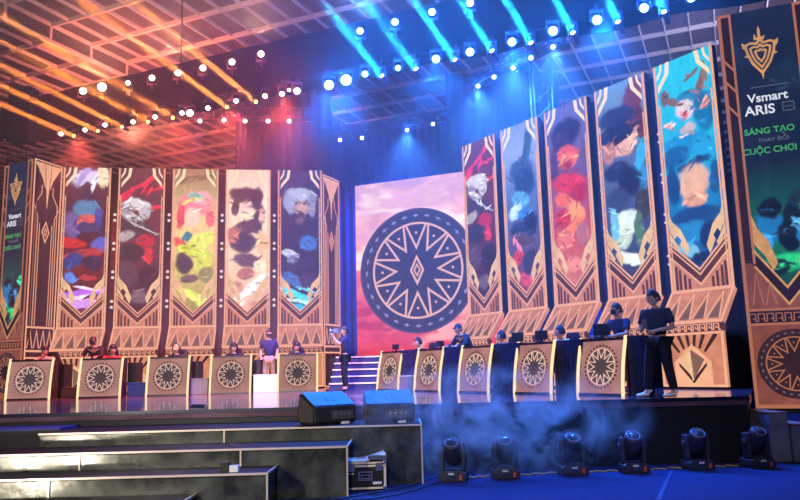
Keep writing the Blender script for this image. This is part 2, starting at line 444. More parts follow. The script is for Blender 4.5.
    mb.prism([(.3, .05), (.3, .52), (W/2, .86), (W-.3, .52), (W-.3, .05)], -OUT-.006, -OUT); part('base_plinth', mb, M['led_peach'])
    mb = MB()
    for a in (-38, -22, -7, 7, 22, 38):
        t0, t1 = math.radians(a-3), math.radians(a+3)
        cx, cz = W/2, .35
        R = .78/math.cos(t0) if abs(a) < 30 else .74/math.cos(t0)
        R = min(R, .69/math.cos(math.radians(a)))
        mb.prism([(cx+math.sin(t0)*.45, cz+math.cos(t0)*.45), (cx+math.sin(t0)*R, cz+math.cos(t0)*R), (cx+math.sin(t1)*R, cz+math.cos(t1)*R), (cx+math.sin(t1)*.45, cz+math.cos(t1)*.45)], -OUT-.004, -OUT)
    mb.prism([(W/2-.3, .5), (W/2-.3, .44), (W/2, .1), (W/2+.3, .44), (W/2+.3, .5), (W/2, .2)], -OUT-.01, -OUT)
    part('rays', mb, M['led_shadow'])
    g = [(W/2, .74), (W/2-.26, .56), (W/2, .16)]
    mb = MB(); y = -OUT-.012
    mb.add([(g[0][0], y-.05, g[0][1]), (g[1][0], y, g[1][1]), (g[2][0], y, g[2][1]), (g[0][0], y, g[0][1]), (W/2, y-.05, .16)], [(0,1,2),(0,2,4),(0,3,1),(1,3,2)])
    part('gem_left_facet', mb, M['led_gold'])
    mb = MB(); mb.add([(W/2, y-.05, .74), (W/2, y, .16), (W/2+.26, y, .56), (W/2, y, .74)], [(0,1,2),(0,2,3),(2,1,3)])
    part('gem_right_facet', mb, M['led_taupe'])
    return P
proto = panel_proto()
proto_objs = []

def vnoise(u, v, k, s): return noise.noise(Vector((u*s, v*s*3.4, k*7.3)))
def art_mesh(seed, bg, blobs, W=W, z0=2.2, z1=ZT, x0=.045, x1=None, nx=64, nz=230, clipV=True, warp=.03, strokes=70):
    """abstract swirling colour picture on a fine LED grid"""
    x1 = W-.045 if x1 is None else x1
    bgs = [(v, [lin(c) for c in col]) for v, col in bg]
    bl = [(u, v, ru, rv, math.radians(a), [lin(c) for c in col], hard*2.2) for (u, v, ru, rv, a, col, hard) in blobs]
    rr = random.Random(seed); asp = (z1-z0)/(x1-x0)
    for _ in range(strokes):       # brush strokes that follow the colour fields
        b = rr.choice(bl[:len(blobs)]); k = rr.choice((.45, .65, 1.35, 1.7)); a = rr.uniform(0, 2*PI); q = rr.uniform(.3, 1.15)
        ca, sa = math.cos(b[4]), math.sin(b[4]); ex, ey = b[2]*q*math.cos(a), b[3]*asp*q*math.sin(a)
        bl.append((b[0]+ex*ca-ey*sa, b[1]+(ex*sa+ey*ca)/asp, rr.uniform(.03, .13), rr.uniform(.010, .026)/asp, b[4]+rr.uniform(-.9, .9), [min(1, c*k+.012) for c in b[5]], 5))
    vs = []; cols = []
    for j in range(nz+1):
        v = j/nz
        for i in range(nx+1):
            u = i/nx
            wu = u + warp*1.6*vnoise(u, v, seed, 4.0) + warp*.7*vnoise(u, v, seed+3, 11)
            wv = v + (warp*1.6*vnoise(u, v, seed+5, 3.6) + warp*.7*vnoise(u, v, seed+9, 10))/asp
            # background
            c = list(bgs[0][1])
            for k in range(len(bgs)-1):
                a, b = bgs[k], bgs[k+1]
                if wv >= a[0]:
                    t = min(1, max(0, (wv-a[0])/(b[0]-a[0]+1e-6))); c = [a[1][q]*(1-t)+b[1][q]*t for q in range(3)]
            for (bu, bv, ru, rv, ang, col, hard) in bl:
                du = wu-bu; dv = (wv-bv)*asp
                if abs(du) > 2.2*max(ru, rv*asp) or abs(dv) > 2.2*max(ru, rv*asp): continue
                ca, sa = math.cos(ang), math.sin(ang)
                x = (du*ca+dv*sa)/ru; y = (-du*sa+dv*ca)/(rv*asp)
                d = x*x+y*y
                w = 1/(1+math.exp((d-1)*hard)) if (d-1)*hard < 30 else 0
                if w > .01: c = [c[q]*(1-w)+col[q]*w for q in range(3)]
            st = 1 + .16*vnoise(wu*2.2, wv*.8, seed+11, 6) + .10*vnoise(wu, wv, seed+13, 20)
            cols.append([max(0, q*st) for q in c]+[1]); 
            vs.append((x0+(x1-x0)*u, -.001 if True else 0, z0+(z1-z0)*v))
    fs = []
    n = nx+1
    for j in range(nz):
        for i in range(nx):
            if clipV:
                xc = x0+(x1-x0)*(i+.5)/nx; zc = z0+(z1-z0)*(j+.5)/nz
                if zc < 2.2 + abs(xc-W/2)*.95: continue
            fs.append((j*n+i, j*n+i+1, (j+1)*n+i+1, (j+1)*n+i))
    me = bpy.data.meshes.new('picture'); me.from_pydata(vs, [], fs); me.update()
    at = me.color_attributes.new('picture', 'FLOAT_COLOR', 'POINT')
    flat = [q for c in cols for q in c]; at.data.foreach_set('color', flat)
    me.materials.append(M['led_art'])
    return me

ART = {}
ART['L1'] = ([(0, (60,30,40)), (.35, (110,40,48)), (.6, (60,36,60)), (1, (86,54,60))], [
    (.55,.93,.40,.055,12,(205,205,240),3), (.42,.95,.07,.09,-25,(150,150,215),3), (.86,.93,.12,.07,0,(255,235,190),3), (.66,.9,.06,.10,-20,(240,240,255),3),
    (.2,.62,.2,.09,10,(110,90,150),3), (.5,.82,.10,.08,0,(48,44,80),4), (.5,.72,.28,.06,-15,(70,130,175),4), (.55,.655,.2,.035,0,(215,95,92),4), (.8,.66,.1,.07,0,(70,70,150),4), (.5,.6,.3,.03,-20,(70,60,110),4),
    (.2,.5,.35,.035,-10,(205,48,50),4), (.85,.49,.2,.04,10,(90,100,190),4), (.45,.42,.5,.03,12,(190,60,60),4), (.25,.38,.25,.05,20,(40,66,130),4), (.7,.37,.25,.05,-10,(54,40,70),4),
    (.6,.27,.2,.02,0,(180,60,60),4), (.2,.27,.12,.04,40,(90,130,220),4), (.5,.17,.6,.022,6,(190,110,240),3), (.6,.2,.3,.01,-10,(255,225,255),4), (.35,.14,.3,.012,12,(255,230,255),4), (.5,.1,.3,.03,0,(210,150,235),4), (.5,.05,.15,.02,0,(120,60,90),4)])
red = (225,48,72)
ART['L2'] = ([(0, (58,34,44)), (.5, (104,52,66)), (1, (110,58,70))], [
    (.45,.88,.45,.012,28,red,5), (.62,.9,.3,.010,62,red,5), (.8,.86,.3,.008,12,red,5), (.15,.81,.2,.02,45,red,4), (.85,.74,.15,.012,5,red,4),
    (.4,.75,.34,.04,-8,(218,208,214),4), (.6,.70,.14,.045,0,(196,184,196),4), (.2,.70,.14,.04,-20,(150,138,150),4), (.35,.66,.25,.02,-30,(228,222,226),4),
    (.4,.58,.42,.07,-15,(72,56,66),4), (.55,.6,.4,.006,-28,(206,196,204),6), (.2,.54,.2,.03,20,(176,160,160),4), (.62,.5,.22,.05,10,(190,44,58),4), (.7,.42,.10,.05,0,(216,56,66),4), (.3,.43,.3,.06,0,(60,46,58),4), (.25,.3,.2,.08,10,(88,64,78),4), (.7,.27,.25,.08,0,(56,36,46),4), (.5,.14,.2,.04,0,(112,90,100),3)])
ART['L3'] = ([(0, (150,130,70)), (.3, (214,190,110)), (.65, (236,206,150)), (.85, (180,160,116)), (1, (150,120,90))], [
    (.5,.93,.5,.02,10,(120,104,76),3), (.5,.76,.42,.085,0,(240,134,150),3), (.66,.8,.2,.05,-20,(250,170,176),4), (.5,.81,.16,.03,-10,(130,200,190),4), (.42,.67,.17,.06,0,(250,206,186),4), (.15,.68,.1,.09,0,(226,80,100),4), (.85,.66,.12,.06,0,(236,110,126),4), (.4,.78,.26,.010,18,(250,220,110),5),
    (.35,.54,.12,.03,0,(40,130,150),5), (.15,.5,.16,.03,-30,(236,90,80),4), (.7,.52,.3,.045,20,(226,230,110),4), (.4,.45,.3,.03,-20,(206,216,80),4), (.25,.36,.2,.07,10,(70,62,72),4), (.7,.38,.2,.09,-10,(210,218,90),4), (.8,.28,.2,.06,0,(150,140,90),4), (.4,.26,.2,.03,0,(116,94,90),4), (.55,.14,.4,.025,-25,(232,240,110),4), (.7,.08,.2,.02,-30,(206,220,100),4)])
ART['L4'] = ([(0, (226,170,150)), (.4, (250,214,176)), (.75, (250,222,196)), (1, (240,200,178))], [
    (.4,.83,.36,.055,0,(84,54,62),4), (.7,.8,.16,.08,-10,(70,46,56),4), (.45,.75,.15,.045,0,(246,200,188),4), (.2,.74,.1,.06,0,(96,60,66),4), (.75,.66,.14,.10,-10,(66,50,66),4), (.82,.68,.08,.05,0,(244,190,172),4),
    (.45,.6,.3,.05,15,(92,66,86),4), (.4,.5,.3,.07,0,(66,56,84),4), (.15,.55,.14,.05,0,(196,120,110),4), (.85,.5,.14,.08,0,(236,190,140),4), (.5,.38,.34,.05,-10,(98,76,100),4), (.45,.29,.2,.04,0,(176,110,106),4), (.8,.34,.16,.05,0,(250,226,190),4),
    (.6,.2,.55,.03,38,(255,244,236),4), (.25,.2,.15,.05,0,(216,150,132),3), (.75,.08,.2,.03,0,(214,140,124),3), (.4,.1,.2,.014,35,(255,214,196),4)])
ART['L5'] = ([(0, (36,60,120)), (.3, (44,42,76)), (.6, (48,44,84)), (1, (56,50,88))], [
    (.5,.83,.32,.05,-8,(176,182,204),4), (.25,.76,.14,.07,12,(150,158,186),4), (.8,.76,.1,.08,0,(140,146,176),4), (.55,.73,.17,.05,0,(196,158,156),4), (.55,.69,.1,.012,0,(90,70,84),4), (.6,.76,.14,.008,0,(70,56,74),4), (.5,.64,.1,.03,0,(110,84,100),4),
    (.5,.55,.42,.07,0,(44,48,84),4), (.7,.49,.2,.05,-20,(52,122,206),3), (.25,.42,.2,.024,-15,(206,214,236),4), (.3,.38,.12,.03,30,(140,150,186),4), (.5,.35,.4,.04,10,(52,54,92),4), (.3,.25,.25,.04,-30,(64,110,180),4), (.7,.25,.2,.05,0,(64,56,96),4),
    (.4,.15,.45,.02,-22,(70,220,250),4), (.55,.1,.4,.014,-12,(190,250,255),4), (.5,.06,.3,.02,-14,(50,190,240),4), (.65,.18,.3,.008,-20,(120,220,255),4)])
ART['R1'] = ART['L2']
ART['R2'] = ([(0, (150,60,84)), (.25, (92,74,116)), (.6, (90,120,180)), (.85, (150,170,226)), (1, (130,150,212))], [
    (.72,.86,.12,.12,-12,(60,100,140),3), (.5,.72,.34,.07,0,(64,92,150),4), (.6,.65,.3,.08,10,(48,74,130),4), (.45,.56,.26,.05,-20,(96,170,226),4), (.3,.5,.2,.04,20,(190,226,246),4), (.55,.48,.2,.03,0,(54,126,206),4), (.7,.42,.2,.06,0,(44,46,92),4), (.35,.4,.2,.04,0,(48,60,110),4), (.5,.33,.3,.04,-12,(90,70,96),4), (.3,.24,.16,.05,-35,(206,66,86),4), (.65,.2,.2,.07,-20,(60,56,96),4), (.55,.1,.3,.03,-30,(214,80,110),4), (.35,.3,.2,.01,-60,(220,120,150),4)])
ART['R3'] = ([(0, (214,124,116)), (.3, (200,80,80)), (.6, (110,80,126)), (1, (104,110,170))], [
    (.5,.85,.38,.07,0,(52,44,86),4), (.35,.8,.2,.06,30,(70,54,98),4), (.5,.73,.26,.05,0,(226,90,86),4), (.5,.69,.2,.045,0,(240,112,90),4), (.38,.71,.07,.01,0,(255,190,120),4), (.66,.71,.07,.01,0,(255,190,120),4), (.5,.665,.08,.02,0,(150,40,60),4), (.15,.68,.1,.10,0,(84,60,110),4),
    (.5,.57,.42,.06,-14,(216,52,62),4), (.7,.5,.25,.05,30,(186,40,58),4), (.3,.5,.2,.04,-20,(236,110,80),4), (.6,.42,.25,.05,-25,(250,156,96),4), (.3,.4,.16,.05,20,(200,50,60),4), (.5,.34,.3,.03,30,(250,130,90),4), (.3,.28,.2,.05,0,(226,120,110),4), (.75,.3,.16,.06,0,(184,110,120),4), (.5,.15,.2,.04,0,(234,140,126),4)])
ART['R4'] = ([(0, (60,60,90)), (.3, (60,80,130)), (.7, (96,110,150)), (1, (112,150,186))], [
    (.75,.88,.20,.13,-14,(118,56,60),4), (.9,.75,.10,.10,0,(96,48,58),4), (.4,.83,.42,.055,0,(48,56,100),4), (.3,.75,.40,.05,20,(40,44,84),4), (.45,.69,.5,.012,30,(150,96,90),5), (.5,.68,.24,.05,0,(232,172,154),4), (.75,.7,.1,.04,0,(240,190,172),4), (.55,.73,.35,.018,25,(30,34,64),4), (.2,.66,.14,.05,0,(190,130,120),4),
    (.85,.6,.10,.10,-20,(62,172,226),4), (.9,.5,.10,.06,-10,(60,140,200),4), (.35,.56,.3,.05,0,(44,50,90),4), (.6,.5,.25,.07,-10,(36,40,76),4), (.3,.42,.26,.06,10,(60,70,110),4), (.8,.38,.16,.08,0,(60,60,60),4), (.45,.3,.28,.06,0,(222,238,232),4), (.35,.23,.2,.05,20,(196,216,200),4), (.7,.26,.1,.08,0,(84,120,96),4), (.2,.3,.1,.08,0,(120,190,220),4), (.5,.13,.3,.03,-20,(232,240,226),4)])
ART['R5'] = ([(0, (30,60,120)), (.3, (26,120,180)), (.6, (36,176,218)), (1, (46,196,228))], [
    (.3,.80,.2,.018,-35,(128,104,98),5), (.13,.84,.06,.04,0,(120,96,92),5), (.78,.83,.07,.085,-20,(130,98,90),5), (.88,.9,.05,.05,10,(140,110,98),5), (.62,.9,.13,.010,20,(120,90,84),5),
    (.8,.72,.18,.09,0,(24,112,164),4), (.55,.81,.18,.03,0,(40,130,180),4), (.48,.75,.16,.045,0,(226,204,212),4), (.46,.72,.05,.012,0,(220,90,100),4), (.84,.75,.10,.014,50,(232,160,150),4), (.18,.7,.09,.012,-20,(226,170,170),4),
    (.5,.66,.12,.03,0,(196,180,190),4), (.45,.6,.45,.05,-8,(30,140,200),4), (.25,.55,.25,.05,20,(26,96,158),4), (.75,.56,.2,.05,-20,(40,160,216),4), (.55,.5,.3,.02,12,(24,78,140),4),
    (.52,.42,.26,.08,0,(232,178,150),4), (.52,.34,.2,.04,0,(222,158,132),4), (.15,.42,.12,.09,0,(24,70,130),4), (.9,.42,.10,.08,0,(30,90,150),4), (.5,.27,.42,.035,0,(30,70,130),4), (.4,.2,.25,.05,15,(40,130,190),4), (.75,.18,.2,.06,0,(26,50,104),4), (.35,.12,.2,.03,-30,(120,190,220),4), (.55,.08,.2,.03,0,(22,44,92),4)])

DESC = {
 'L1': 'LED banner with blue and red picture over violet lightning, left end of left row',
 'L2': 'tall LED banner of the left row with crimson slashes over a grey and maroon picture',
 'L3': 'tall LED banner with pink and lime-yellow picture, middle of the left row',
 'L4': 'tall LED banner with peach background and dark plum shapes in the left row',
 'L5': 'tall LED banner with silver-grey on dark blue picture and cyan glow at its foot',
 'R1': 'tall LED banner of the right row with crimson slashes, beside the pink screen',
 'R2': 'tall LED banner with pale periwinkle top and steel-blue shapes in the right row',
 'R3': 'tall LED banner with fiery red and orange picture, middle of the right row',
 'R4': 'tall LED banner with navy, brown and white picture and a sky-blue edge in right row',
 'R5': 'tall LED banner with bright turquoise picture, nearest and tallest of the right row'}
def banner(key, loc, rz, seed):
    t = thing('led_banner', DESC[key], 'led banner', loc, rz, 'LED banner columns')
    for name, me, _ in proto:
        o = bpy.data.objects.new(name, me); C.objects.link(o); o.parent = t
    bg, bl = ART[key]
    me = art_mesh(seed, bg, bl)
    o = bpy.data.objects.new('picture', me); C.objects.link(o); o.parent = t
    return t
# left row: upper plane runs through these two points
LA = Vector((-10.33, 21.86)); LB = Vector((-2.48, 22.98))
ldir = (LB-LA).normalized(); lrz = math.atan2(ldir.y, ldir.x)
LP = ((LB-LA).length-W)/4
for k in range(5):
    p = LA+ldir*LP*k
    banner('L%d' % (k+1), (p.x, p.y, STG), lrz, 20+k)
th = math.radians(34.4); rd = Vector((-math.sin(th), math.cos(th))); rn = Vector((-math.cos(th), -math.sin(th)))
RQ = Vector((5.9, 14.04)) - rn*.5; rrz = math.atan2(-rd.y, -rd.x); RP = 1.665
for k in range(5):
    s = -.27 + RP*(4-k) + W
    p = RQ + rd*s
    banner('R%d' % (k+1), (p.x, p.y, STG), rrz, 40+k)

# dark strips with pairs of round lamps between the banners
def strip(loc, rz, w, label, grp, pairs, r=.042):
    t = thing('lamp_strip', label, 'lamp strip', loc, rz, grp)
    prof = [(.3, 0), (.3, ZT-.12)]
    mb = MB(); mb.box(-w/2-.12, w/2+.12, .2, .3, 0, ZT-.12); mb.build('backing', M['gap'], t)
    for z in pairs:
        for dz in (-.09, .09):
            mb = MB(); mb.lathe([(r, 0), (r*1.1, .03), (r*.9, .05), (.0, .055)], (0, .2, z+dz), (0, -1, 0), 12)
            mb.build('bulb', M['bulb'], t)
LG = LP-W
nm = ['first', 'second', 'third', 'fourth']
for k in range(4):
    p = LA+ldir*(LP*(k+1)-LG/2)
    strip((p.x, p.y, STG), lrz, LG, 'dark strip with paired round lamps, %s gap from the left in the left banner row' % nm[k], 'lamp strips between banners', (2.67, 3.58, 4.47, 5.38))
for k in range(4):
    s = -.27 + RP*(k+1) - (RP-W)/2
    p = RQ+rd*s
    strip((p.x, p.y, STG), rrz, RP-W, 'dark blue strip with small paired lamps, %s gap from the right in right row' % nm[k], 'lamp strips between banners', (2.67, 3.58, 4.47, 5.38), .026)

# ------------------------------------------------------------------ folded end pieces of the left row
def wing(name, label, A, B, h0=ZT+.0, base=True, flip=False):
    A, B = Vector(A), Vector(B); d = B-A; L = d.length; rz = math.atan2(d.y, d.x)
    t = thing(name, label, 'led panel', (A.x, A.y, STG), rz)
    MB().box(0, L, .012, .12, 0, h0).build('cabinet', M['cabinet'], t)
    MB().box(0, L, 0, .012, 0, h0).build('field', M['led_maroon'], t)
    mb = MB(); e = .035
    mb.stroke([(e/2, .03), (L-e/2, .03), (L-e/2, h0-.02), (e/2, h0-.02)], e, -.02, 0, True)
    mb.box(0, L, -.02, 0, ZL-.03, ZL+.03); mb.box(0, L, -.02, 0, ZK-.03, ZK+.03); mb.box(0, L, -.02, 0, ZB-.03, ZB+.02)
    for k in range(4):
        c = L*(.16+.225*k); w = L*.09
        mb.stroke([(c-w, ZK+.08), (c, ZL-.1), (c+w, ZK+.08)], .022, -.014, 0)
    mb.build('border', M['led_line'], t)
    mb = MB()
    for s in (0, 1):
        X = (lambda x: x*L) if s == 0 else (lambda x: L-x*L)
        mb.stroke([(X(.12), ZL+.05), (X(.12), h0-1.3), (X(.3), h0-1.0), (X(.3), h0-.75)], .02, -.014, 0)
        mb.stroke([(X(.2), ZL+.05), (X(.2), h0-1.7), (X(.06), h0-1.4)], .018, -.014, 0)
        mb.stroke([(X(.28), ZL+.05), (X(.28), h0-1.9)], .016, -.014, 0)
    mb.build('line_work', M['led_line'], t)
    mb = MB()
    c = L/2
    for a, l, w in ((0, 1.35, .10), (-.5, .75, .09), (.5, .75, .09), (-.9, .5, .07), (.9, .5, .07)):
        mb.prism([(c+a*L*.45-w*L, h0-.08), (c+a*L*.45+w*L, h0-.08), (c+a*L*.18, h0-.08-l)], -.02, 0)
    mb.build('sunburst', M['led_peach'], t)
    mb = MB(); z = h0-2.15
    mb.stroke([(c, z+.3), (c+.13*min(1, L), z), (c, z-.3), (c-.13*min(1, L), z)], .03, -.014, 0, True)
    mb.stroke([(c, z+.12), (c+.05*min(1, L), z), (c, z-.12), (c-.05*min(1, L), z)], .02, -.014, 0, True)
    mb.build('diamond_motif', M['led_line'], t)
    mb = MB(); mb.add([(c, -.05, .74), (c-.2*min(1,L), -.01, .55), (c, -.01, .2), (c, -.01, .74)], [(0,1,2),(0,3,1),(1,3,2),(0,2,3)]); mb.build('gem', M['led_gold'], t)
wing('led_wing', 'narrow folded LED wing with sunburst and diamond, left end of the left banner row', (-10.71, 20.81), (-10.36, 21.8))
wing('led_wing', 'narrow folded LED wing between the left banner row and the blue curtain', (-2.45, 23.02), (-2.02, 23.95), ZT-.1)

# ------------------------------------------------------------------ tall sponsor screens
def text_mesh(txt, size, spacing=1.0):
    cu = bpy.data.curves.new('txt', 'FONT'); cu.body = txt; cu.size = size; cu.align_x = 'CENTER'; cu.extrude = .003; cu.offset = size*.018
    cu.space_character = spacing
    o = bpy.data.objects.new('txt', cu); C.objects.link(o)
    bpy.context.view_layer.update()
    me = bpy.data.meshes.new_from_object(o.evaluated_get(bpy.context.evaluated_depsgraph_get()))
    bpy.data.objects.remove(o); bpy.data.curves.remove(cu)
    return me
TXT = {}
def put_text(t, name, txt, size, x, z, mat, y=-.012, sx=1.0, spacing=1.0):
    me = text_mesh(txt, size, spacing); me.materials.clear(); me.materials.append(mat)
    o = bpy.data.objects.new(name, me); C.objects.link(o); o.parent = t
    o.location = (x, y, z); o.rotation_euler = (PI/2, 0, 0); o.scale = (sx, 1, 1)
    return o
def shield(mb, cx, cz, s, y):
    out = [(-.5, .42), (-.34, .50), (-.12, .46), (0, .60), (.12, .46), (.34, .50), (.5, .42), (.44, .1), (.3, -.3), (0, -.72), (-.3, -.3), (-.44, .1)]
    P = lambda k, q=0: [(cx+a*s*k, cz+(b-.0)*s*k+q) for a, b in out]
    mb.stroke(P(1), s*.085, y-.012, y, True)
    mb.stroke(P(.68), s*.07, y-.012, y, True)
    mb.stroke(P(.36), s*.07, y-.012, y, True)
    for sg in (-1, 1):
        mb.prism([(cx+sg*.42*s, cz+.42*s), (cx+sg*.62*s, cz+.56*s), (cx+sg*.6*s, cz+.36*s), (cx+sg*.5*s, cz+.24*s)], y-.014, y)
        mb.prism([(cx+sg*.44*s, cz+.1*s), (cx+sg*.56*s, cz+.0*s), (cx+sg*.42*s, cz-.06*s)], y-.014, y)
    # sword hilt above
    mb.prism([(cx-.05*s, cz+.56*s), (cx-.045*s, cz+1.0*s), (cx, cz+1.14*s), (cx+.045*s, cz+1.0*s), (cx+.05*s, cz+.56*s)], y-.014, y)
    mb.prism([(cx-.2*s, cz+.62*s), (cx-.16*s, cz+.86*s), (cx-.1*s, cz+.7*s), (cx+.1*s, cz+.7*s), (cx+.2*s, cz+.74*s), (cx+.14*s, cz+.58*s)], y-.013, y)
    mb.prism([(cx-.07*s, cz-.6*s), (cx, cz-.98*s), (cx+.07*s, cz-.6*s)], y-.013, y)
def sponsor_screen(loc, rz, label, seed, dim=False):
    H = 6.94; w = 1.42
    t = thing('led_screen', label, 'led screen', loc, rz, 'sponsor screens')
    line, cop, dark, gold = (M['led_line_right'], M['led_copper_right'], M['led_dark_right'], M['led_gold_right'])
    MB().box(0, w, .012, .2, 0, H).build('cabinet', M['cabinet'], t)
    MB().box(0, w, 0, .012, 0, H).build('field', cop, t)
    # picture: dark navy down to glowing teal and green
    bg = [(0, (16,50,60)), (.2, (24,110,90)), (.34, (20,70,70)), (.46, (22,34,56)), (1, (26,38,66))]
    bl = [(.3,.24,.22,.055,20,(30,110,170),4), (.72,.27,.22,.07,-20,(18,30,50),4), (.8,.33,.2,.03,10,(22,50,66),4), (.55,.2,.18,.05,0,(14,26,44),4), (.3,.3,.2,.03,10,(14,22,40),4), (.2,.18,.1,.03,0,(60,160,220),4), (.78,.2,.13,.05,20,(34,120,180),4), (.9,.3,.1,.03,0,(50,210,150),4), (.5,.12,.3,.03,10,(40,200,130),3), (.66,.24,.06,.02,0,(80,170,230),4), (.35,.1,.16,.03,0,(16,36,56),4), (.85,.11,.12,.03,0,(60,190,110),4), (.2,.85,.3,.05,20,(30,42,76),3), (.8,.75,.3,.05,-20,(24,44,68),3)]
    me = art_mesh(seed, bg, bl, w, 1.8, H, .22, 1.24, 60, 260, False, .04)
    o = bpy.data.objects.new('picture', me); C.objects.link(o); o.parent = t; o.location = (0, -.004, 0)
    mb = MB()      # side posts
    for s in (0, 1):
        X = (lambda x: x) if s == 0 else (lambda x: w-x)
        mb.prism([(X(.06), 2.42), (X(.18), 2.42), (X(.18), H-.02), (X(.06), H-.02)], -.008, 0)
    mb.build('post_shade', dark, t)
    mb = MB()
    for s in (0, 1):
        X = (lambda x: x) if s == 0 else (lambda x: w-x)
        mb.prism([(X(0), 0), (X(.05), 0), (X(.05), H), (X(0), H)], -.02, 0)
        mb.prism([(X(.18), 2.4), (X(.22), 2.4), (X(.22), H), (X(.18), H)], -.02, 0)
        for z in (H-.9, H-1.3, H-1.75):
            mb.prism([(X(.05), z), (X(.18), z-.18), (X(.18), z-.12), (X(.05), z+.06)], -.016, 0)
    mb.box(0, .22, -.02, 0, H-.05, H); mb.box(w-.22, w, -.02, 0, H-.05, H)
    mb.build('posts', line, t)
    # chevron
    cxm = w/2-.05
    V = lambda dz: [(.2, 2.5+dz), (cxm, 1.84+dz), (w-.2, 2.5+dz)]
    mb = MB(); mb.stroke(V(0), .17, -.014, -.002); mb.build('chevron_band', dark, t)
    mb = MB()
    for dz in (.14, -.14): mb.stroke(V(dz), .035, -.02, -.002)
    mb.build('chevron_lines', gold, t)
    for s in (0, 1):
        X = (lambda x: x) if s == 0 else (lambda x: w-x)
        MB().prism([(X(.22), 3.25), (X(.3), 3.0), (X(.44), 2.8), (X(.56), 2.4), (X(.48), 2.27), (X(.38), 2.52), (X(.22), 2.75)], -.018, -.002).build('feather_ornament', gold, t)
    MB().prism([(.0, 1.6), (w, 1.6), (w, 2.42), (w-.2, 2.42), (cxm, 1.76), (.2, 2.42), (0, 2.42)], -.007, 0).build('lower_field', cop, t)
    mb = MB()
    for k in range(2):
        for sg in (0, 1):
            c = .2+k*.2; c = c if sg == 0 else w-c; hh = 2.25-k*.2
            mb.stroke([(c-.08, 1.7), (c, hh), (c+.08, 1.7)], .022, -.016, -.002)
    mb.box(0, w, -.02, 0, 1.6, 1.64); mb.box(0, w, -.02, 0, 1.36, 1.4); mb.box(0, w, -.02, 0, 0, .06)
    mb.build('band_lines', line, t)
    MB().box(.0, w, -.009, 0, 1.4, 1.6).build('key_band', dark, t)
    mb = MB(); n = 10; s = (w-.08)/n; h = .14
    for k in range(n):
        x = k*s+.04; z = 1.43
        mb.stroke([(x, z), (x, z+h*.9), (x+s*.7, z+h*.9), (x+s*.7, z+h*.3), (x+s*.36, z+h*.3)], .014, -.018, -.005)
        if k < n-1: mb.stroke([(x+s*.7, z+h*.3), (x+s*.7, z), (x+s, z)], .014, -.018, -.005)
    mb.build('key_lines', line, t)
    mbs = dict(disc=MB(), line=MB(), dash=MB()); wheel(mbs, cxm, .72, .57, 0, diamond=False)
    wo = mbs['disc'].build('wheel', emit('wheel_dark', (58, 38, 50), 1, 2, .2), t); mbs['line'].build('wheel_lines', line, wo); mbs['dash'].build('wheel_marks', emit('wheel_marks', (120, 110, 116), 1), wo)
    mb = MB(); shield(mb, cxm-.02, H-.85, .47, -.004); mb.build('shield_emblem', gold, t)
    MB().box(.42, w-.4, -.01, -.004, H-1.44, H-1.425).build('rule', M['led_grey'], t)
    put_text(t, 'brand_text', 'Vsmart', .215, cxm+.01, H-1.70, M['led_white'], sx=1.0)
    put_text(t, 'brand_text', 'ARIS', .235, cxm-.13, H-1.93, M['led_white'], sx=1.02)
    mb = MB(); mb.stroke([(w-.53, H-1.77), (w-.36, H-1.77), (w-.36, H-1.92), (w-.53, H-1.92)], .014, -.012, -.004, True); mb.box(w-.5, w-.39, -.012, -.004, H-1.85, H-1.838); mb.build('badge', M['led_grey'], t)
    put_text(t, 'slogan_text', 'SÁNG TẠO', .150, cxm-.02, H-2.28, M['led_green'], sx=1.04)
    put_text(t, 'slogan_text', 'THAY ĐỔI', .095, cxm+.03, H-2.43, M['led_grey'], sx=1.1)
    put_text(t, 'slogan_text', 'CUỘC CHƠI', .150, cxm-.045, H-2.63, M['led_green'], sx=1.0)
    return t
srz = math.radians(-22.5)
sponsor_screen((5.84, 12.4, .68), srz, 'tall dark sponsor screen with gold shield and green slogan at the right edge', 61)
dL = Vector((-10.74, 20.78)); dd = Vector((-.856, .51)).normalized()
pL = dL+dd*1.42
sponsor_screen((pL.x, pL.y, STG-.05), math.atan2(-dd.y, -dd.x), 'tall dark sponsor screen with gold shield at the left edge, beyond the desks', 62)
# grey blocks under the right screen
for (x, y, w, h, lab) in ((5.36, 11.0, .27, .71, 'tallest of the grey blocks under the right sponsor screen, touching the stage end'),
                          (5.65, 10.95, .29, .54, 'middle-height grey block under the right sponsor screen, with a peach top'),
                          (5.96, 10.9, .6, .33, 'lowest grey block at the right edge below the sponsor screen')):
    t = thing('riser_block', lab, 'block', (x, y, 0), 0)
    MB().box(0, w, 0, .9, 0, h-.02).build('body', M['grey_box'], t, bevel=.01)
    MB().box(-.005, w+.005, -.01, .9, h-.02, h).build('lid', pbr('block_lid', (150, 96, 84), .6), t)
t = thing('screen_support', 'dark frame carrying the right sponsor screen behind grey blocks', 'stand', (5.84, 12.4, 0), srz)
for x in (.1, .7, 1.3): MB().box(x-.04, x+.04, .05, .13, 0, .68).build('post', M['black'], t)
MB().box(.0, 1.4, .03, .17, .6, .68).build('crossbar', M['black'], t)

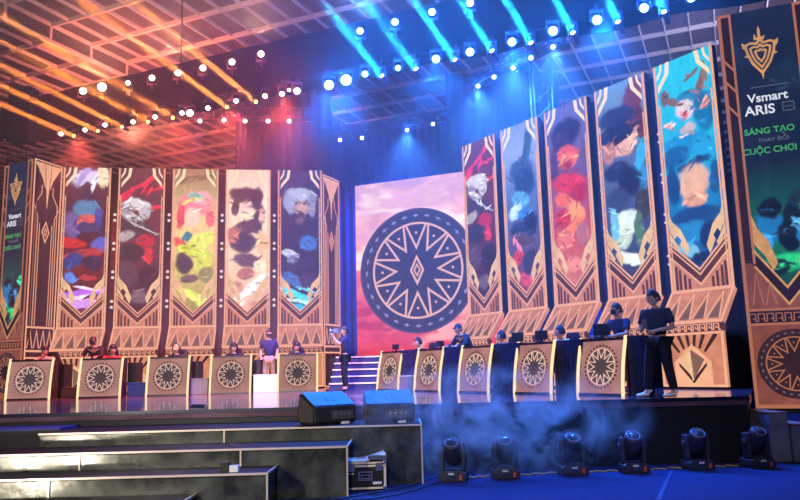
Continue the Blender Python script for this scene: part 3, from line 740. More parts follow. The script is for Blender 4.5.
# ------------------------------------------------------------------ pink screen in the middle
pp = y_at(355, 186, 25.2); pd = Vector((.917, -.397)); prz = math.atan2(pd.y, pd.x)
s_c, z_c = plane_at(417.3, 270, (pp.x, pp.y), pd)
_, zt = plane_at(356, 186, (pp.x, pp.y), pd)
PW = 5.2; pz0 = 1.9
t = thing('led_screen', 'broad pink and red LED screen with a round sun-wheel emblem, centre stage', 'led screen', (pp.x, pp.y, pz0), prz)
MB().box(0, PW, .012, .2, 0, zt-pz0).build('cabinet', M['cabinet'], t)
bg = [(0, (214,66,92)), (.2, (226,76,96)), (.42, (232,110,124)), (.62, (246,176,170)), (.8, (240,180,190)), (1, (206,160,196))]
bl = [(.15,.55,.3,.07,25,(255,226,200),2.0), (.05,.42,.2,.05,0,(236,120,120),2), (.5,.95,.5,.03,5,(228,176,190),2), (.3,.84,.3,.04,-12,(250,214,214),2), (.5,.68,.3,.08,0,(255,236,222),1.5), (.1,.75,.1,.08,10,(226,160,180),2), (.5,.2,.3,.03,10,(240,120,120),2), (.62,.14,.2,.05,20,(250,170,160),1.6), (.1,.2,.2,.05,0,(196,56,90),2), (.3,.34,.2,.03,-20,(240,140,140),2)]
me = art_mesh(71, bg, bl, PW, 0, zt-pz0, 0, PW, 100, 100, False, .1, 0)
o = bpy.data.objects.new('picture', me); C.objects.link(o); o.parent = t
mbs = dict(disc=MB(), line=MB(), dash=MB()); wheel(mbs, s_c, z_c-pz0, 2.1, -.01)
mb = MB(); mb.disc(s_c, z_c-pz0, 2.12, -.03, -.012, 64, 2.06)
wo = mbs['disc'].build('wheel', M['led_wheel'], t); mbs['line'].build('wheel_lines', M['led_wheel_line'], wo); mbs['dash'].build('wheel_marks', emit('wheel_marks_pale', (170, 164, 196), 1), wo)
mb.build('wheel_rim', emit('wheel_rim', (96, 76, 106), 1), t)

# back platform with stairs
t = thing('back_platform', 'dark raised platform below the pink screen, at the head of the stairs', 'platform', (-2.4, 22.6, STG))
MB().box(.1, 6.4, .6, 1.35, 0, .9).build('body', M['stage_side'], t)
t = thing('stage_stairs', 'dark blue stairs with pale nosings beside the leftmost angled desk', 'stairs', (-2.3, 19.6, STG))
for k in range(5):
    MB().box(.35+k*.1*0, 1.9, k*.5, 3.0, k*.18, (k+1)*.18).build('tread', pbr('stair_navy', (28, 36, 92), .6), t)
    MB().box(.34, 1.91, k*.5-.02, k*.5+.03, (k+1)*.18-.03, (k+1)*.18+.006).build('nosing', M['alu'], t)

# curtains
def curtain(name, label, x0, x1, y, z0, z1, mat, amp=.06, wl=.35, loc_z=0):
    n = int((x1-x0)/wl*8); mb = MB(); vs = []; fs = []
    for i in range(n+1):
        x = i*(x1-x0)/n; yy = amp*math.sin(2*PI*x/wl)
        vs += [(x, yy, z0), (x, yy, z1), (x, yy+.03, z0), (x, yy+.03, z1)]
    for i in range(n):
        a = 4*i; b = a+4
        fs += [(a, b, b+1, a+1), (a+3, b+3, b+2, a+2), (a+1, b+1, b+3, a+3), (a+2, b+2, b, a)]
    fs += [(0, 1, 3, 2), (4*n+2, 4*n+3, 4*n+1, 4*n)]
    mb.add(vs, fs); t = mb.build(name, mat); t.location = (x0, y, loc_z)
    return tag(t, label, 'curtain')
curtain('stage_curtain', 'blue ribbed curtain behind the pink screen and right banner row', -5.9, 9.5, 27.6, 0, 11.0, M['drape'], .07, .3)
curtain('border_curtain', 'dark curtain rising above the left banner row, beside the ceiling gap', -6.2, -2.5, 27.0, 0, 12.9, M['drape_dark'], .05, .4)
curtain('border_curtain', 'dark curtain above the first right-hand banners, reaching the ceiling', 1.9, 6.2, 26.6, 0, 12.6, M['drape_dark'], .05, .4)

# ------------------------------------------------------------------ desks (podiums)
PWD = 1.04; PH = .95
def podium_meshes(front, right):
    # local: x -w/2..w/2, front face leans back towards the top; y<0 is the front
    lean = .16
    def fm(p):
        return Vector((p.x, p.y + lean*p.z/PH, p.z))
    def fe(p):
        k = p.z/PH; return Vector((p.x, p.y + lean*k - .03*math.sin(PI*min(1, k)), p.z))
    w = PWD/2; P = []
    n = 8
    mb = MB(fm)
    for i in range(n): mb.box(-w+.05, w-.05, 0, .03, PH*i/n, PH*(i+1)/n)
    P.append(('front_panel', mb.mesh('front_panel', front)))
    P.append(('kick_strip', MB(fm).box(-w+.03, w-.03, -.012, .0, 0, .035).mesh('kick_strip', M['black'])))
    for s in (-1, 1):
        mb = MB(fe)
        for i in range(n): mb.box(min(s*w, s*(w-.045)), max(s*w, s*(w-.045)), -.02, .015, (PH+.03)*i/n, (PH+.03)*(i+1)/n)
        P.append(('edge_light', mb.mesh('edge_light', M['pod_edge'])))
    mb = MB(); mb.box(-w+.05, w-.05, .14, .62, PH-.045, PH); mb.box(-w+.05, -w+.09, .18, .6, 0, PH-.045); mb.box(w-.09, w-.05, .18, .6, 0, PH-.045)
    P.append(('desk_top', mb.mesh('desk_top', M['pod_top'])))
    mbs = dict(disc=MB(fm), line=MB(fm), dash=MB(fm)); wheel(mbs, 0, PH*.5, .395, -.002, 12, 30, diamond=False, dots=False, ring=False)
    P += [('wheel', mbs['disc'].mesh('wheel', M['pod_wheel'])), ('wheel_lines', mbs['line'].mesh('wheel_lines', M['pod_line'])), ('wheel_dashes', mbs['dash'].mesh('wheel_dashes', M['pod_dash']))]
    return P
pml = podium_meshes(M['pod_front'], False); pmr = podium_meshes(M['pod_front_right'], True)
def podium(loc, rz, meshes, label, grp):
    t = thing('podium_desk', label, 'desk', loc, rz, grp)
    wo = None
    for nm_, me in meshes:
        o = bpy.data.objects.new(nm_, me); C.objects.link(o); o.parent = wo if nm_.startswith('wheel_') else t
        if nm_ == 'wheel': wo = o
    return t
ORD = ['leftmost', 'second from left', 'middle', 'second from right', 'rightmost']
Lpod = []
for k, (px, Y) in enumerate(((28, 17.7), (99, 17.9), (167, 18.2), (230, 18.5), (297.5, 18.9))):
    p = z_at(px, 376.5+(-.0244*px)+.53*F/Y, STG); X = xat(px, Y) 
    # exact x on the row
    r = ray(px, 385); X = r.x/r.y*Y
    Lpod.append(Vector((X, Y)))
    podium((X, Y, STG), math.radians(3 if k else 5), pml, '%s of the five front-facing sun-wheel desks before the left banner row' % ORD[k], 'left sun-wheel desks')
Rpod = []
pdv = Vector((-.53, .848)).normalized(); prz2 = math.atan2(-pdv.y, -pdv.x)
for k, (px, py) in enumerate(((387, 371), (426, 371), (472, 370), (531, 369), (598, 368))):
    Y = (18.2, 16.6, 15.1, 13.72, 12.45)[k]
    r = ray(px, py); X = r.x/r.y*Y
    Rpod.append(Vector((X, Y)))
    podium((X, Y, STG), prz2, pmr, '%s of the five angled sun-wheel desks before the right banner row' % ORD[k], 'right sun-wheel desks')

# draped tables behind the right desks
rp_n = Vector((pdv.y, -pdv.x))   # away from the viewer side
if rp_n.x < 0: rp_n = -rp_n
for k in range(5):
    a = Rpod[k] if k < 5 else None
    if k < 4: mid = (Rpod[k]+Rpod[k+1])/2; L = (Rpod[k+1]-Rpod[k]).length - PWD + .14
    else: mid = Rpod[4] - pdv*(PWD/2+.17); L = .34
    loc = mid + rp_n*.16
    lab = ('blue-lit black draped table section between the %s and %s angled desks' % (ORD[k].replace(' from left', '').replace(' from right', ' last'), ORD[k+1].replace(' from left', '').replace(' from right', ' last'))) if k < 4 else 'blue-lit black draped table section right of the last angled desk, before the standing man'
    t = thing('draped_table', lab, 'table', (loc.x, loc.y, STG), prz2, 'draped tables of the right side')
    w = L/2; dp = .6 if k < 4 else .2
    MB().box(-w, w, .0, dp, PH-.03, PH+.01).build('tabletop', M['skirt'], t)
    mb = MB(); n = 24; vs = []; fs = []
    for i in range(n+1):
        x = -w+2*w*i/n; vs += [(x, .01+.012*math.sin(i*1.7), 0), (x, 0.0, PH-.03), (x, dp-.02, 0), (x, dp-.02, PH-.03)]
    for i in range(n): a = 4*i; fs += [(a, a+4, a+5, a+1), (a+3, a+7, a+6, a+2)]
    fs += [(0, 1, 3, 2), (4*n+2, 4*n+3, 4*n+1, 4*n)]
    mb.add(vs, fs); mb.build('cloth', M['skirt'], t)
# boxes between the left desks
bx = [('maroon_box', 70, .42, .26, 'low maroon box between the first and second left desks'), ('navy_box', 136, .44, .34, 'low blue box between the second and third left desks'),
      ('silver_box', 198.5, .46, .40, 'low grey box between the third and fourth left desks'), ('white_box', 265, .6, .46, 'bright white box in front of the standing man in khaki trousers')]
for i, (mt, px, w, h, lab) in enumerate(bx):
    Y = 18.25+.2*i; r = ray(px, 388); X = r.x/r.y*Y
    t = thing('storage_box', lab, 'box', (X, Y, STG))
    MB().box(-w/2, w/2, 0, .4, 0, h-.03).build('body', M[mt], t, bevel=.01); MB().box(-w/2-.01, w/2+.01, -.01, .41, h-.03, h).build('lid', M[mt], t)
t = thing('storage_box', 'small silver box between the first two angled desks', 'box', ((Rpod[0]+Rpod[1])/2 - rp_n*.15).to_3d()+Vector((0, 0, STG)), prz2)
MB().box(-.05, .22, 0, .3, 0, .34).build('body', M['silver_box'], t, bevel=.01); MB().box(-.06, .23, -.01, .31, .34, .36).build('lid', M['case_alu'], t)
for i, px in enumerate((60, 132, 194, 256)):
    Y = 18.7+.2*i; r = ray(px, 375); X = r.x/r.y*Y
    t = thing('computer_tower', 'tall dark computer tower beside the %s left desk' % ['first', 'second', 'third', 'fourth'][i], 'computer', (X, Y, STG))
    MB().box(-.12, .12, 0, .45, 0, .84).build('casing', M['chair'], t, bevel=.01)
    MB().box(-.09, .09, -.012, 0, .1, .76).build('front_panel', M['black'], t)

# ------------------------------------------------------------------ people
def skin_mesh(nodes, edges, name, sub=2, extra=None):
    """nodes: list of (pos, radius or (rx,ry)); first is root"""
    me = bpy.data.meshes.new(name); me.from_pydata([tuple(n[0]) for n in nodes], edges, [])
    o = bpy.data.objects.new(name, me); C.objects.link(o)
    m = o.modifiers.new('s', 'SKIN'); m.use_smooth_shade = True
    sv = me.skin_vertices[0].data
    for i, n in enumerate(nodes):
        r = n[1] if hasattr(n[1], '__len__') else (n[1], n[1]); sv[i].radius = r; sv[i].use_root = (i == 0)
    ss = o.modifiers.new('ss', 'SUBSURF'); ss.levels = sub; ss.render_levels = sub
    bpy.context.view_layer.update()
    out = bpy.data.meshes.new_from_object(o.evaluated_get(bpy.context.evaluated_depsgraph_get()))
    bpy.data.objects.remove(o); bpy.data.meshes.remove(me)
    out.name = name
    return out
def mesh_add(me, mb):
    bm = bmesh.new(); bm.from_mesh(me)
    vs = [bm.verts.new(v) for v in mb.v]
    for f in mb.f:
        try: fc = bm.faces.new([vs[i] for i in f]); fc.smooth = True
        except ValueError: pass
    bm.to_mesh(me); bm.free(); me.update()
def head_mb(T, s=1.0):
    """head centred at the origin of T, facing -y; height about .23"""
    mb = MB(lambda p: T @ p)
    n, m = 20, 16; vs = []; fs = []
    for j in range(m+1):
        t = PI*j/m
        for i in range(n):
            a = 2*PI*i/n
            x = .076*math.sin(t)*math.cos(a); y = .096*math.sin(t)*math.sin(a); z = .118*math.cos(t)
            if z < -.01: k = 1-.32*min(1, (-z-.01)/.11); x *= k; y = y*(1-.12*min(1, -z/.11)) - .010*min(1, -z/.1)
            if y < -.04:
                d = abs(x)/.03
                if -.035 < z < .02: y -= .022*math.exp(-d*d*2.2)*(1-abs(z+.015)/.04)      # nose
                if .005 < z < .03: y += .008*math.exp(-((abs(x)-.03)/.016)**2)               # eye sockets
                if -.075 < z < -.045: y -= .006*math.exp(-(x/.022)**2)                       # lips
            vs.append((x*s, y*s, z*s))
    for j in range(m):
        for i in range(n): fs.append((j*n+i, (j+1)*n+i, (j+1)*n+(i+1)%n, j*n+(i+1)%n))
    mb.add(vs, fs)
    for sg in (-1, 1): mb.ball((sg*.078*s, .012*s, -.005*s), (.012*s, .022*s, .032*s), 8, 6)
    return mb
def eyes_mb(T, s=1.0):
    mb = MB(lambda p: T @ p)
    for sg in (-1, 1):
        mb.ball((sg*.03*s, -.082*s, .016*s), (.012*s, .008*s, .006*s), 8, 5)
        mb.box(min(sg*.018, sg*.046)*s, max(sg*.018, sg*.046)*s, -.092*s, -.08*s, .034*s, .040*s)
    return mb
def person(label, loc, rz, J, shirt, trousers, shoes, hair='short', extras=(), scale=1.0, long_sleeve=False, group=None, hold=None):
    """J: joint positions, local frame facing -y"""
    t = thing('person', label, 'person', loc, rz, group); t.scale = scale if hasattr(scale, '__len__') else (scale,)*3
    V = lambda k: Vector(J[k])
    up = (V('neck')-V('pelvis')).normalized()
    nodes = []; edges = []
    def add(p, r, par=None):
        nodes.append((Vector(p), r)); i = len(nodes)-1
        if par is not None: edges.append((par, i))
        return i
    pel = add(V('pelvis'), (.11, .09)); w = add(V('pelvis').lerp(V('neck'), .38), (.10, .075), pel)
    ch = add(V('pelvis').lerp(V('neck'), .76), (.11, .08), w); nk0 = add(V('neck'), (.055, .055), ch); nk = add(V('head')-Vector((0, 0, .06)), (.05, .05), nk0)
    for s in ('l', 'r'):
        sh = add(V('sh'+s), .055, ch); m1 = add(V('sh'+s).lerp(V('el'+s), .5), .046, sh); el = add(V('el'+s), .04, m1); m2 = add(V('el'+s).lerp(V('wr'+s), .35), .038, el)
        wr = add(V('wr'+s), (.027, .022), m2)
        d = (V('wr'+s)-V('el'+s)).normalized(); side = Vector((1 if s == 'l' else -1, 0, 0)); side = (side - d*side.dot(d)).normalized()
        nrm = d.cross(side).normalized()
        cd = Vector(J.get('curl', (0, -1, 0))); cd = (cd-d*cd.dot(d)); cd = cd.normalized() if cd.length > .1 else nrm
        spread = d.cross(cd).normalized()
        pm = add(V('wr'+s)+d*.05, (.034, .018), wr)
        for q in range(4):
            off = spread*((q-1.5)*.019); L = (.030, .036, .034, .026)[q]
            a = add(V('wr'+s)+d*.088+off, .0095, pm); b = add(nodes[a][0]+(d*.8+cd*.45).normalized()*L, .0088, a)
            c = add(nodes[b][0]+(d*.35+cd).normalized()*L*.8, .008, b)
        a = add(V('wr'+s)+d*.045-spread*.035+cd*.008, .0105, pm); b = add(nodes[a][0]+(d*.7-spread*.5+cd*.5).normalized()*.035, .009, a)
        hp = add(V('hip'+s), .088, pel); th_ = add(V('hip'+s).lerp(V('kn'+s), .5), .072, hp); kn = add(V('kn'+s), .054, th_); cf = add(V('kn'+s).lerp(V('an'+s), .35), .052, kn)
        an = add(V('an'+s), .036, cf); f = Vector(J.get('foot'+s, (0, -1, 0))).normalized()
        add(V('an'+s)+f*.08-Vector((0, 0, .045)), .036, an)
    me = skin_mesh(nodes, edges, 'body', 2)
    hd = V('head'); yaw = J.get('yaw', 0); nod = J.get('nod', 0)
    T = Matrix.Translation(hd+Vector((0, 0, .045))) @ Euler((nod, 0, yaw)).to_matrix().to_4x4()
    mesh_add(me, head_mb(T))
    me.materials.clear(); me.materials.append(M['skin'])
    o = bpy.data.objects.new('body', me); C.objects.link(o); o.parent = t
    eyes_mb(T).build('eyes', M['eye_dark'], t, True)
    # clothes
    nodes.clear(); edges.clear()
    pel = add(V('pelvis')+up*.02, (.15, .125)); w = add(V('pelvis').lerp(V('neck'), .38), (.142, .112), pel); ch = add(V('pelvis').lerp(V('neck'), .76), (.17, .128), w)
    add(V('neck')-up*.03, (.085, .08), ch)
    for s in ('l', 'r'):
        sh = add(V('sh'+s), .076, ch); m1 = add(V('sh'+s).lerp(V('el'+s), .45), .068, sh)
        if long_sleeve:
            el = add(V('el'+s), .056, m1); add(V('el'+s).lerp(V('wr'+s), .93), .04, el)
        else: add(V('sh'+s).lerp(V('el'+s), .8), .066, m1)
    me = skin_mesh(nodes, edges, 'shirt', 2); me.materials.clear(); me.materials.append(M[shirt])
    o = bpy.data.objects.new('shirt', me); C.objects.link(o); o.parent = t
    nodes.clear(); edges.clear()
    pel = add(V('pelvis'), (.148, .122))
    for s in ('l', 'r'):
        hp = add(V('hip'+s), .104, pel); th_ = add(V('hip'+s).lerp(V('kn'+s), .5), .09, hp); kn = add(V('kn'+s), .074, th_); cf = add(V('kn'+s).lerp(V('an'+s), .4), .07, kn); add(V('kn'+s).lerp(V('an'+s), .96), .058, cf)
    me = skin_mesh(nodes, edges, 'trousers', 2); me.materials.clear(); me.materials.append(M[trousers])
    o = bpy.data.objects.new('trousers', me); C.objects.link(o); o.parent = t
    for s in ('l', 'r'):
        f = Vector(J.get('foot'+s, (0, -1, 0))).normalized(); an = V('an'+s)
        z = an.z-.045
        me = skin_mesh([(Vector((an.x, an.y, z))-f*.04, (.045, .042)), (Vector((an.x, an.y, z-.002))+f*.06, (.048, .04)), (Vector((an.x, an.y, z-.012))+f*.15, (.046, .03)), (Vector((an.x, an.y, z-.014))+f*.19, (.034, .026)), (an+Vector((0, 0, .03)), (.046, .046))], [(0, 1), (1, 2), (2, 3), (0, 4)], 'shoe', 2)
        me.materials.clear(); me.materials.append(M[shoes]); o = bpy.data.objects.new('shoe', me); C.objects.link(o); o.parent = t
    # hair
    mb = MB(lambda p: T @ p)
    n, m = 18, 9; vs = []; fs = []
    top = 1.13 if hair != 'quiff' else 1.2
    for j in range(m+1):
        tt = PI*.62*j/m
        for i in range(n):
            a = 2*PI*i/n; lim = 1.0
            sy = math.sin(a)
            tj = tt*(1.0 if sy > -.2 else .62 if sy < -.6 else .8)
            rr = 1.0+.03*math.sin(5*a+j)
            x = .0805*math.sin(tj)*math.cos(a)*rr; y = .101*math.sin(tj)*sy*rr; z = .118*math.cos(tj)*(top-.03)
            if hair == 'quiff' and sy < .2 and j < 6: z += .026*(1-j/6); y -= .004
            vs.append((x, y+.009, z+.002))
    for j in range(m):
        for i in range(n): fs.append((j*n+i, (j+1)*n+i, (j+1)*n+(i+1)%n, j*n+(i+1)%n))
    mb.add(vs, fs); ob = mb.build('hair' if hair != 'cap' else 'cap', M['hair'] if hair != 'cap' else M['hair_blond'], t, True)
    so = ob.modifiers.new('solid', 'SOLIDIFY'); so.thickness = .012; so.offset = 0
    if hair == 'cap' or 'peak' in extras:
        MB(lambda p: T @ p).prism([(-.06, .05), (.06, .05), (.05, .062), (-.05, .062)], -.175, -.08).build('cap_peak', M['hair_blond'] if hair == 'cap' else M['hair'], t)
    if 'bun' in extras: MB(lambda p: T @ p).ball((0, .05, .145), (.035, .035, .035)).build('hair_bun', M['hair'], t, True)
    if 'headset' in extras:
        mb = MB(lambda p: T @ p)
        for i in range(12):
            a, b = PI*i/12, PI*(i+1)/12; mb.tube((.1*math.cos(a), .0, .01+.135*math.sin(a)), (.1*math.cos(b), .0, .01+.135*math.sin(b)), .011, 6)
        for sg in (-1, 1): mb.lathe([(.03, 0), (.045, .01), (.045, .03), (.02, .038)], (sg*.078, .0, -.002), (sg, 0, 0), 12)
        mb.tube((-.1, 0, -.02), (-.07, -.09, -.06), .005, 6); mb.ball((-.06, -.1, -.062), .011, 8, 6)
        mb.build('headset', M['black'], t)
    if 'mask' in extras:
        mb = MB(lambda p: T @ p); vs = []; fs = []
        for j in range(6):
            z = .0-.085*j/5+.004
            for i in range(9):
                a = -PI/2 + (i-4)/4*1.15; k = 1-.14*j/5
                vs.append((.083*k*math.cos(a), (.116 if 2 < i < 6 and j < 4 else .106)*k*math.sin(a), z))
        for j in range(5):
            for i in range(8): fs.append((j*9+i, (j+1)*9+i, (j+1)*9+i+1, j*9+i+1))
        mb.add(vs, fs); ob = mb.build('face_mask', M['mask'], t, True); ob.modifiers.new('solid', 'SOLIDIFY').thickness = .006
    if 'glasses' in extras:
        mb = MB(lambda p: T @ p); mb.box(-.062, -.008, -.108, -.1, .004, .032); mb.box(.008, .062, -.108, -.1, .004, .032); mb.box(-.008, .008, -.108, -.1, .02, .026)
        mb.tube((.062, -.1, .022), (.08, .01, .01), .004, 6); mb.tube((-.062, -.1, .022), (-.08, .01, .01), .004, 6); mb.build('glasses', M['black'], t)
    return t, T

def stand(spread=.1, **k):
    J = dict(pelvis=(0, 0, .95), neck=(0, .01, 1.47), head=(0, -.01, 1.585), shl=(.18, .01, 1.41), shr=(-.18, .01, 1.41),
             ell=(.24, .03, 1.13), elr=(-.24, .03, 1.13), wrl=(.26, -.05, .88), wrr=(-.26, -.05, .88),
             hipl=(.09, 0, .90), hipr=(-.09, 0, .90), knl=(.09+spread*.4, -.02, .5), knr=(-.09-spread*.4, -.02, .5), anl=(.09+spread, .02, .09), anr=(-.09-spread, .02, .09))
    J.update(k); return J
def sit(lean=.1, **k):
    J = dict(pelvis=(0, .1, .52), neck=(0, .1-lean, 1.02), head=(0, .07-lean*1.1, 1.13), shl=(.18, .1-lean*.9, .97), shr=(-.18, .1-lean*.9, .97),
             ell=(.26, -.02-lean, .74), elr=(-.26, -.02-lean, .74), wrl=(.14, -.25-lean, .80), wrr=(-.14, -.25-lean, .80),
             hipl=(.09, .06, .50), hipr=(-.09, .06, .50), knl=(.12, -.36, .49), knr=(-.12, -.36, .49), anl=(.12, -.34, .09), anr=(-.12, -.34, .09))
    J.update(k); return J
def lean_pose(h=1.25, **k):
    J = stand(.08, pelvis=(0, .18, .88), neck=(0, -.14, 1.27), head=(0, -.2, 1.36), shl=(.18, -.1, 1.22), shr=(-.18, -.1, 1.22), ell=(.25, -.2, 1.03), elr=(-.25, -.2, 1.03), wrl=(.18, -.40, 1.0), wrr=(-.18, -.40, 1.0),
              hipl=(.09, .17, .84), hipr=(-.09, .17, .84), knl=(.1, .1, .48), knr=(-.1, .1, .48), anl=(.12, .1, .09), anr=(-.12, .1, .09))
    J.update(k); return J
def chair(loc, rz, label):
    t = thing('gaming_chair', label, 'chair', loc, rz, 'gaming chairs behind the desks')
    MB().box(-.25, .25, -.2, .28, .36, .45).build('seat', M['chair'], t, bevel=.03)
    mb = MB(); mb.prism([(-.25, .5), (-.27, .85), (-.2, 1.0), (-.14, 1.17), (.14, 1.17), (.2, 1.0), (.27, .85), (.25, .5)], .30, .38); mb.build('backrest', M['chair'], t, bevel=.02)
    for s in (-1, 1): 
        mb = MB(); mb.box(min(s*.27, s*.33), max(s*.27, s*.33), -.1, .2, .62, .65); mb.box(min(s*.27, s*.31), max(s*.27, s*.31), .0, .06, .42, .62); mb.build('armrest', M['chair'], t)
    mb = MB(); mb.tube((0, .04, .08), (0, .04, .37), .03); mb.build('column', M['black'], t)
    mb = MB()
    for k in range(5): a = 2*PI*k/5; mb.tube((0, .04, .1), (.27*math.cos(a), .04+.27*math.sin(a), .05), .02)
    for k in range(5): a = 2*PI*k/5; mb.ball((.27*math.cos(a), .04+.27*math.sin(a), .03), .03, 8, 6)
    mb.build('foot_star', M['black'], t)
    return t
def at_px(px, Y, z=STG):
    r = ray(px, 372); return Vector((r.x/r.y*Y, Y, z))

# left side, seated players
def seated(px, Y, rz, label, shirt, J=None, chair_label=None, **k):
    p = at_px(px, Y)
    J = J or sit()
    person(label, p, rz, J, shirt, 'trouser_dark', 'shoe_dark', **k)
    if chair_label: chair(p+Vector((math.cos(rz)*0-math.sin(rz)*.1, math.cos(rz)*.1, 0)), rz, chair_label)
L0 = math.radians(5)
seated(45, 18.75, L0, 'seated person in cream shirt, hand raised to face, at the leftmost desk', 'tee_white', sit(.12, wrr=(-.04, -.16, 1.03), elr=(-.22, -.2, .86), nod=.2), 'dark gaming chair at the leftmost desk')
seated(112, 19.0, L0+.3, 'seated person in red shirt wearing a headset at the second left desk', 'tee_red', sit(.2, nod=.25), 'dark gaming chair of the red-shirted player', extras=('headset',))
seated(177, 19.3, L0, 'seated player with sand-coloured cap, head bowed, at the middle left desk', 'tee_black', sit(.18, nod=.5), 'dark gaming chair at the middle left desk', hair='cap', extras=('headset',))
seated(234, 19.6, L0, 'seated player with dark hair, head bowed, at the fourth left desk', 'tee_black', sit(.15, nod=.3), 'dark gaming chair at the fourth left desk', extras=('headset',))
seated(297, 20.0, L0, 'seated player in black with headset at the left-row desk nearest the stairs', 'tee_black', sit(.15, nod=.35), 'dark gaming chair at the left-row desk nearest the stairs', extras=('headset',))
person('person in dark clothes and face mask leaning over the second left desk', at_px(95, 19.15), L0-.1, lean_pose(), 'tee_black', 'trouser_dark', 'shoe_dark', extras=('mask', 'glasses'), long_sleeve=True)
person('standing person in dark t-shirt and khaki trousers behind the bright white box', at_px(269, 19.55), .15, stand(.06, ell=(.24, .05, 1.15), wrl=(.2, -.14, .98), elr=(-.24, .05, 1.15), wrr=(-.22, -.12, .97)), 'tee_navy', 'khaki', 'shoe_dark', extras=('bun', 'mask'), scale=.93)

# cameraman
pc = at_px(345, 18.6)
J = stand(.05, shl=(.17, -.02, 1.43), shr=(-.17, -.02, 1.43), ell=(.22, -.2, 1.26), wrl=(.12, -.34, 1.47), elr=(-.24, -.18, 1.22), wrr=(-.12, -.3, 1.5), nod=.0, yaw=0)
person('standing cameraman in dark clothes filming to the left, beside the stairs', pc, math.radians(-75), J, 'tee_navy', 'trouser_dark', 'shoe_dark', extras=('peak',), scale=.92)
t = thing('video_camera', 'grey shoulder video camera held up by the cameraman', 'camera', pc+Vector((0, 0, 1.6*.92)), math.radians(-75)); t.scale = (.75, .75, .75)
MB().box(-.17, -.05, -.34, .06, -.04, .12).build('body', M['grey_box'], t, bevel=.01)
mb = MB(); mb.lathe([(.045, 0), (.05, .08), (.06, .1), (.06, .16), (.03, .165)], (-.11, -.34, .04), (0, -1, 0), 16); mb.build('lens', M['chrome'], t)
mb = MB(); mb.tube((-.11, -.3, .12), (-.11, -.28, .18), .012); mb.tube((-.11, 0, .12), (-.11, -.02, .18), .012); mb.tube((-.11, -.3, .18), (-.11, 0, .18), .014); mb.build('handle', M['black'], t)
MB().box(-.15, -.07, .06, .16, -.03, .1).build('battery', M['black'], t)
MB().box(-.2, -.17, -.25, -.1, .05, .14).build('viewfinder', M['chrome'], t)

# right side
R0 = prz2
def behind(k, s, off):
    """point behind desk row: k desk index, s shift along row (towards viewer +), off behind"""
    p = Rpod[k] - pdv*s + rp_n*off; return Vector((p.x, p.y, STG))
def row_x(px, off):    # point on the line 'off' behind the desk row, on the view ray of px
    o = Rpod[0]+rp_n*off; s, z = plane_at(px, 365, o, pdv); p = o+pdv*s; return Vector((p.x, p.y, STG))
for px, lab, cl, sh, J, kw in (
    (420, 'seated player in dark shirt with headset at the second angled desk from the stairs', 'dark gaming chair at the second angled desk from the stairs', 'tee_black', sit(.1, nod=.1), dict(extras=('headset',))),
    (466, 'person in black with dark glasses behind the middle angled desk', None, 'tee_black', lean_pose(), dict(extras=('glasses',), long_sleeve=True)),
    (500, 'seated player in navy with headset looking left, between middle and fourth angled desks', 'dark gaming chair between the middle and fourth angled desks', 'tee_navy', sit(.0, yaw=-.5), dict(extras=('headset',))),
    (559, 'seated player in white shirt with black headset looking left, between last two angled desks', 'dark gaming chair between the last two angled desks', 'tee_white', sit(.0, yaw=-.5), dict(extras=('headset',))),
    (622, 'person with short hair and dark face mask behind the rightmost angled desk', None, 'tee_navy', lean_pose(yaw=-.4, pelvis=(0, .1, .9), neck=(0, -.02, 1.33), head=(0, -.05, 1.44), shl=(.18, -.0, 1.27), shr=(-.18, -.0, 1.27), ell=(.25, -.1, 1.04), elr=(-.25, -.1, 1.04)), dict(extras=('mask',)))):
    p = row_x(px, 1.15)
    person(lab, p, R0, J, sh, 'trouser_dark', 'shoe_dark', **kw)
    if cl: chair(p+Vector((rp_n.x*.1, rp_n.y*.1, 0)), R0, cl)
# standing man near the front
pm = at_px(660, 11.4)
J = stand(.1, yaw=-.45, pelvis=(0, .02, .95), neck=(0, .0, 1.47), head=(0, -.035, 1.585), ell=(.25, .0, 1.13), elr=(-.25, .0, 1.13), wrl=(.1, -.22, 1.08), wrr=(-.1, -.24, 1.10),
          knl=(.14, -.02, .5), anl=(.2, .0, .09), knr=(-.14, -.04, .5), anr=(-.2, -.02, .09), nod=.12, footl=(-.5, -1, 0), footr=(-.5, -1, 0))
person('tall standing man in black t-shirt, dark trousers and white shoes, facing left', pm, math.radians(-48), J, 'tee_black', 'trouser_dark', 'shoe_white', hair='quiff', scale=(1.08, 1.08, .925))
t = thing('handheld_phone', 'small grey device held in the hands of the standing man', 'phone', pm+Vector((0, 0, -.05)), math.radians(-48))
MB().box(-.04, .04, -.36, -.345, 1.08, 1.22).build('casing', M['chrome'], t, bevel=.004); MB().box(-.034, .034, -.344, -.342, 1.09, 1.21).build('screen', M['black'], t)

# monitors on the right-hand tables (backs seen)
for i, (px, sz, lab) in enumerate(((396, .16, 'small dark monitor above the angled desk nearest the stairs'), (441, .16, 'small dark monitor right of the second angled desk'), (519, .22, 'dark monitor on the table left of the fourth angled desk'), (543, .22, 'dark monitor above the fourth angled desk'), (604, .26, 'dark monitor above the rightmost angled desk'))):
    p = row_x(px, .52)
    t = thing('computer_monitor', lab, 'monitor', p+Vector((0, 0, PH+.012)), R0+.4, 'monitors on the right tables')
    MB().box(-sz/2-.02, sz/2+.02, -.015, .015, .05, .05+sz*.8).build('screen_back', M['black'], t, bevel=.006)
    mb = MB(); mb.box(-.02, .02, .0, .02, .0, .06); mb.box(-.08, .08, -.05, .07, 0, .01); mb.build('stand', M['black'], t)

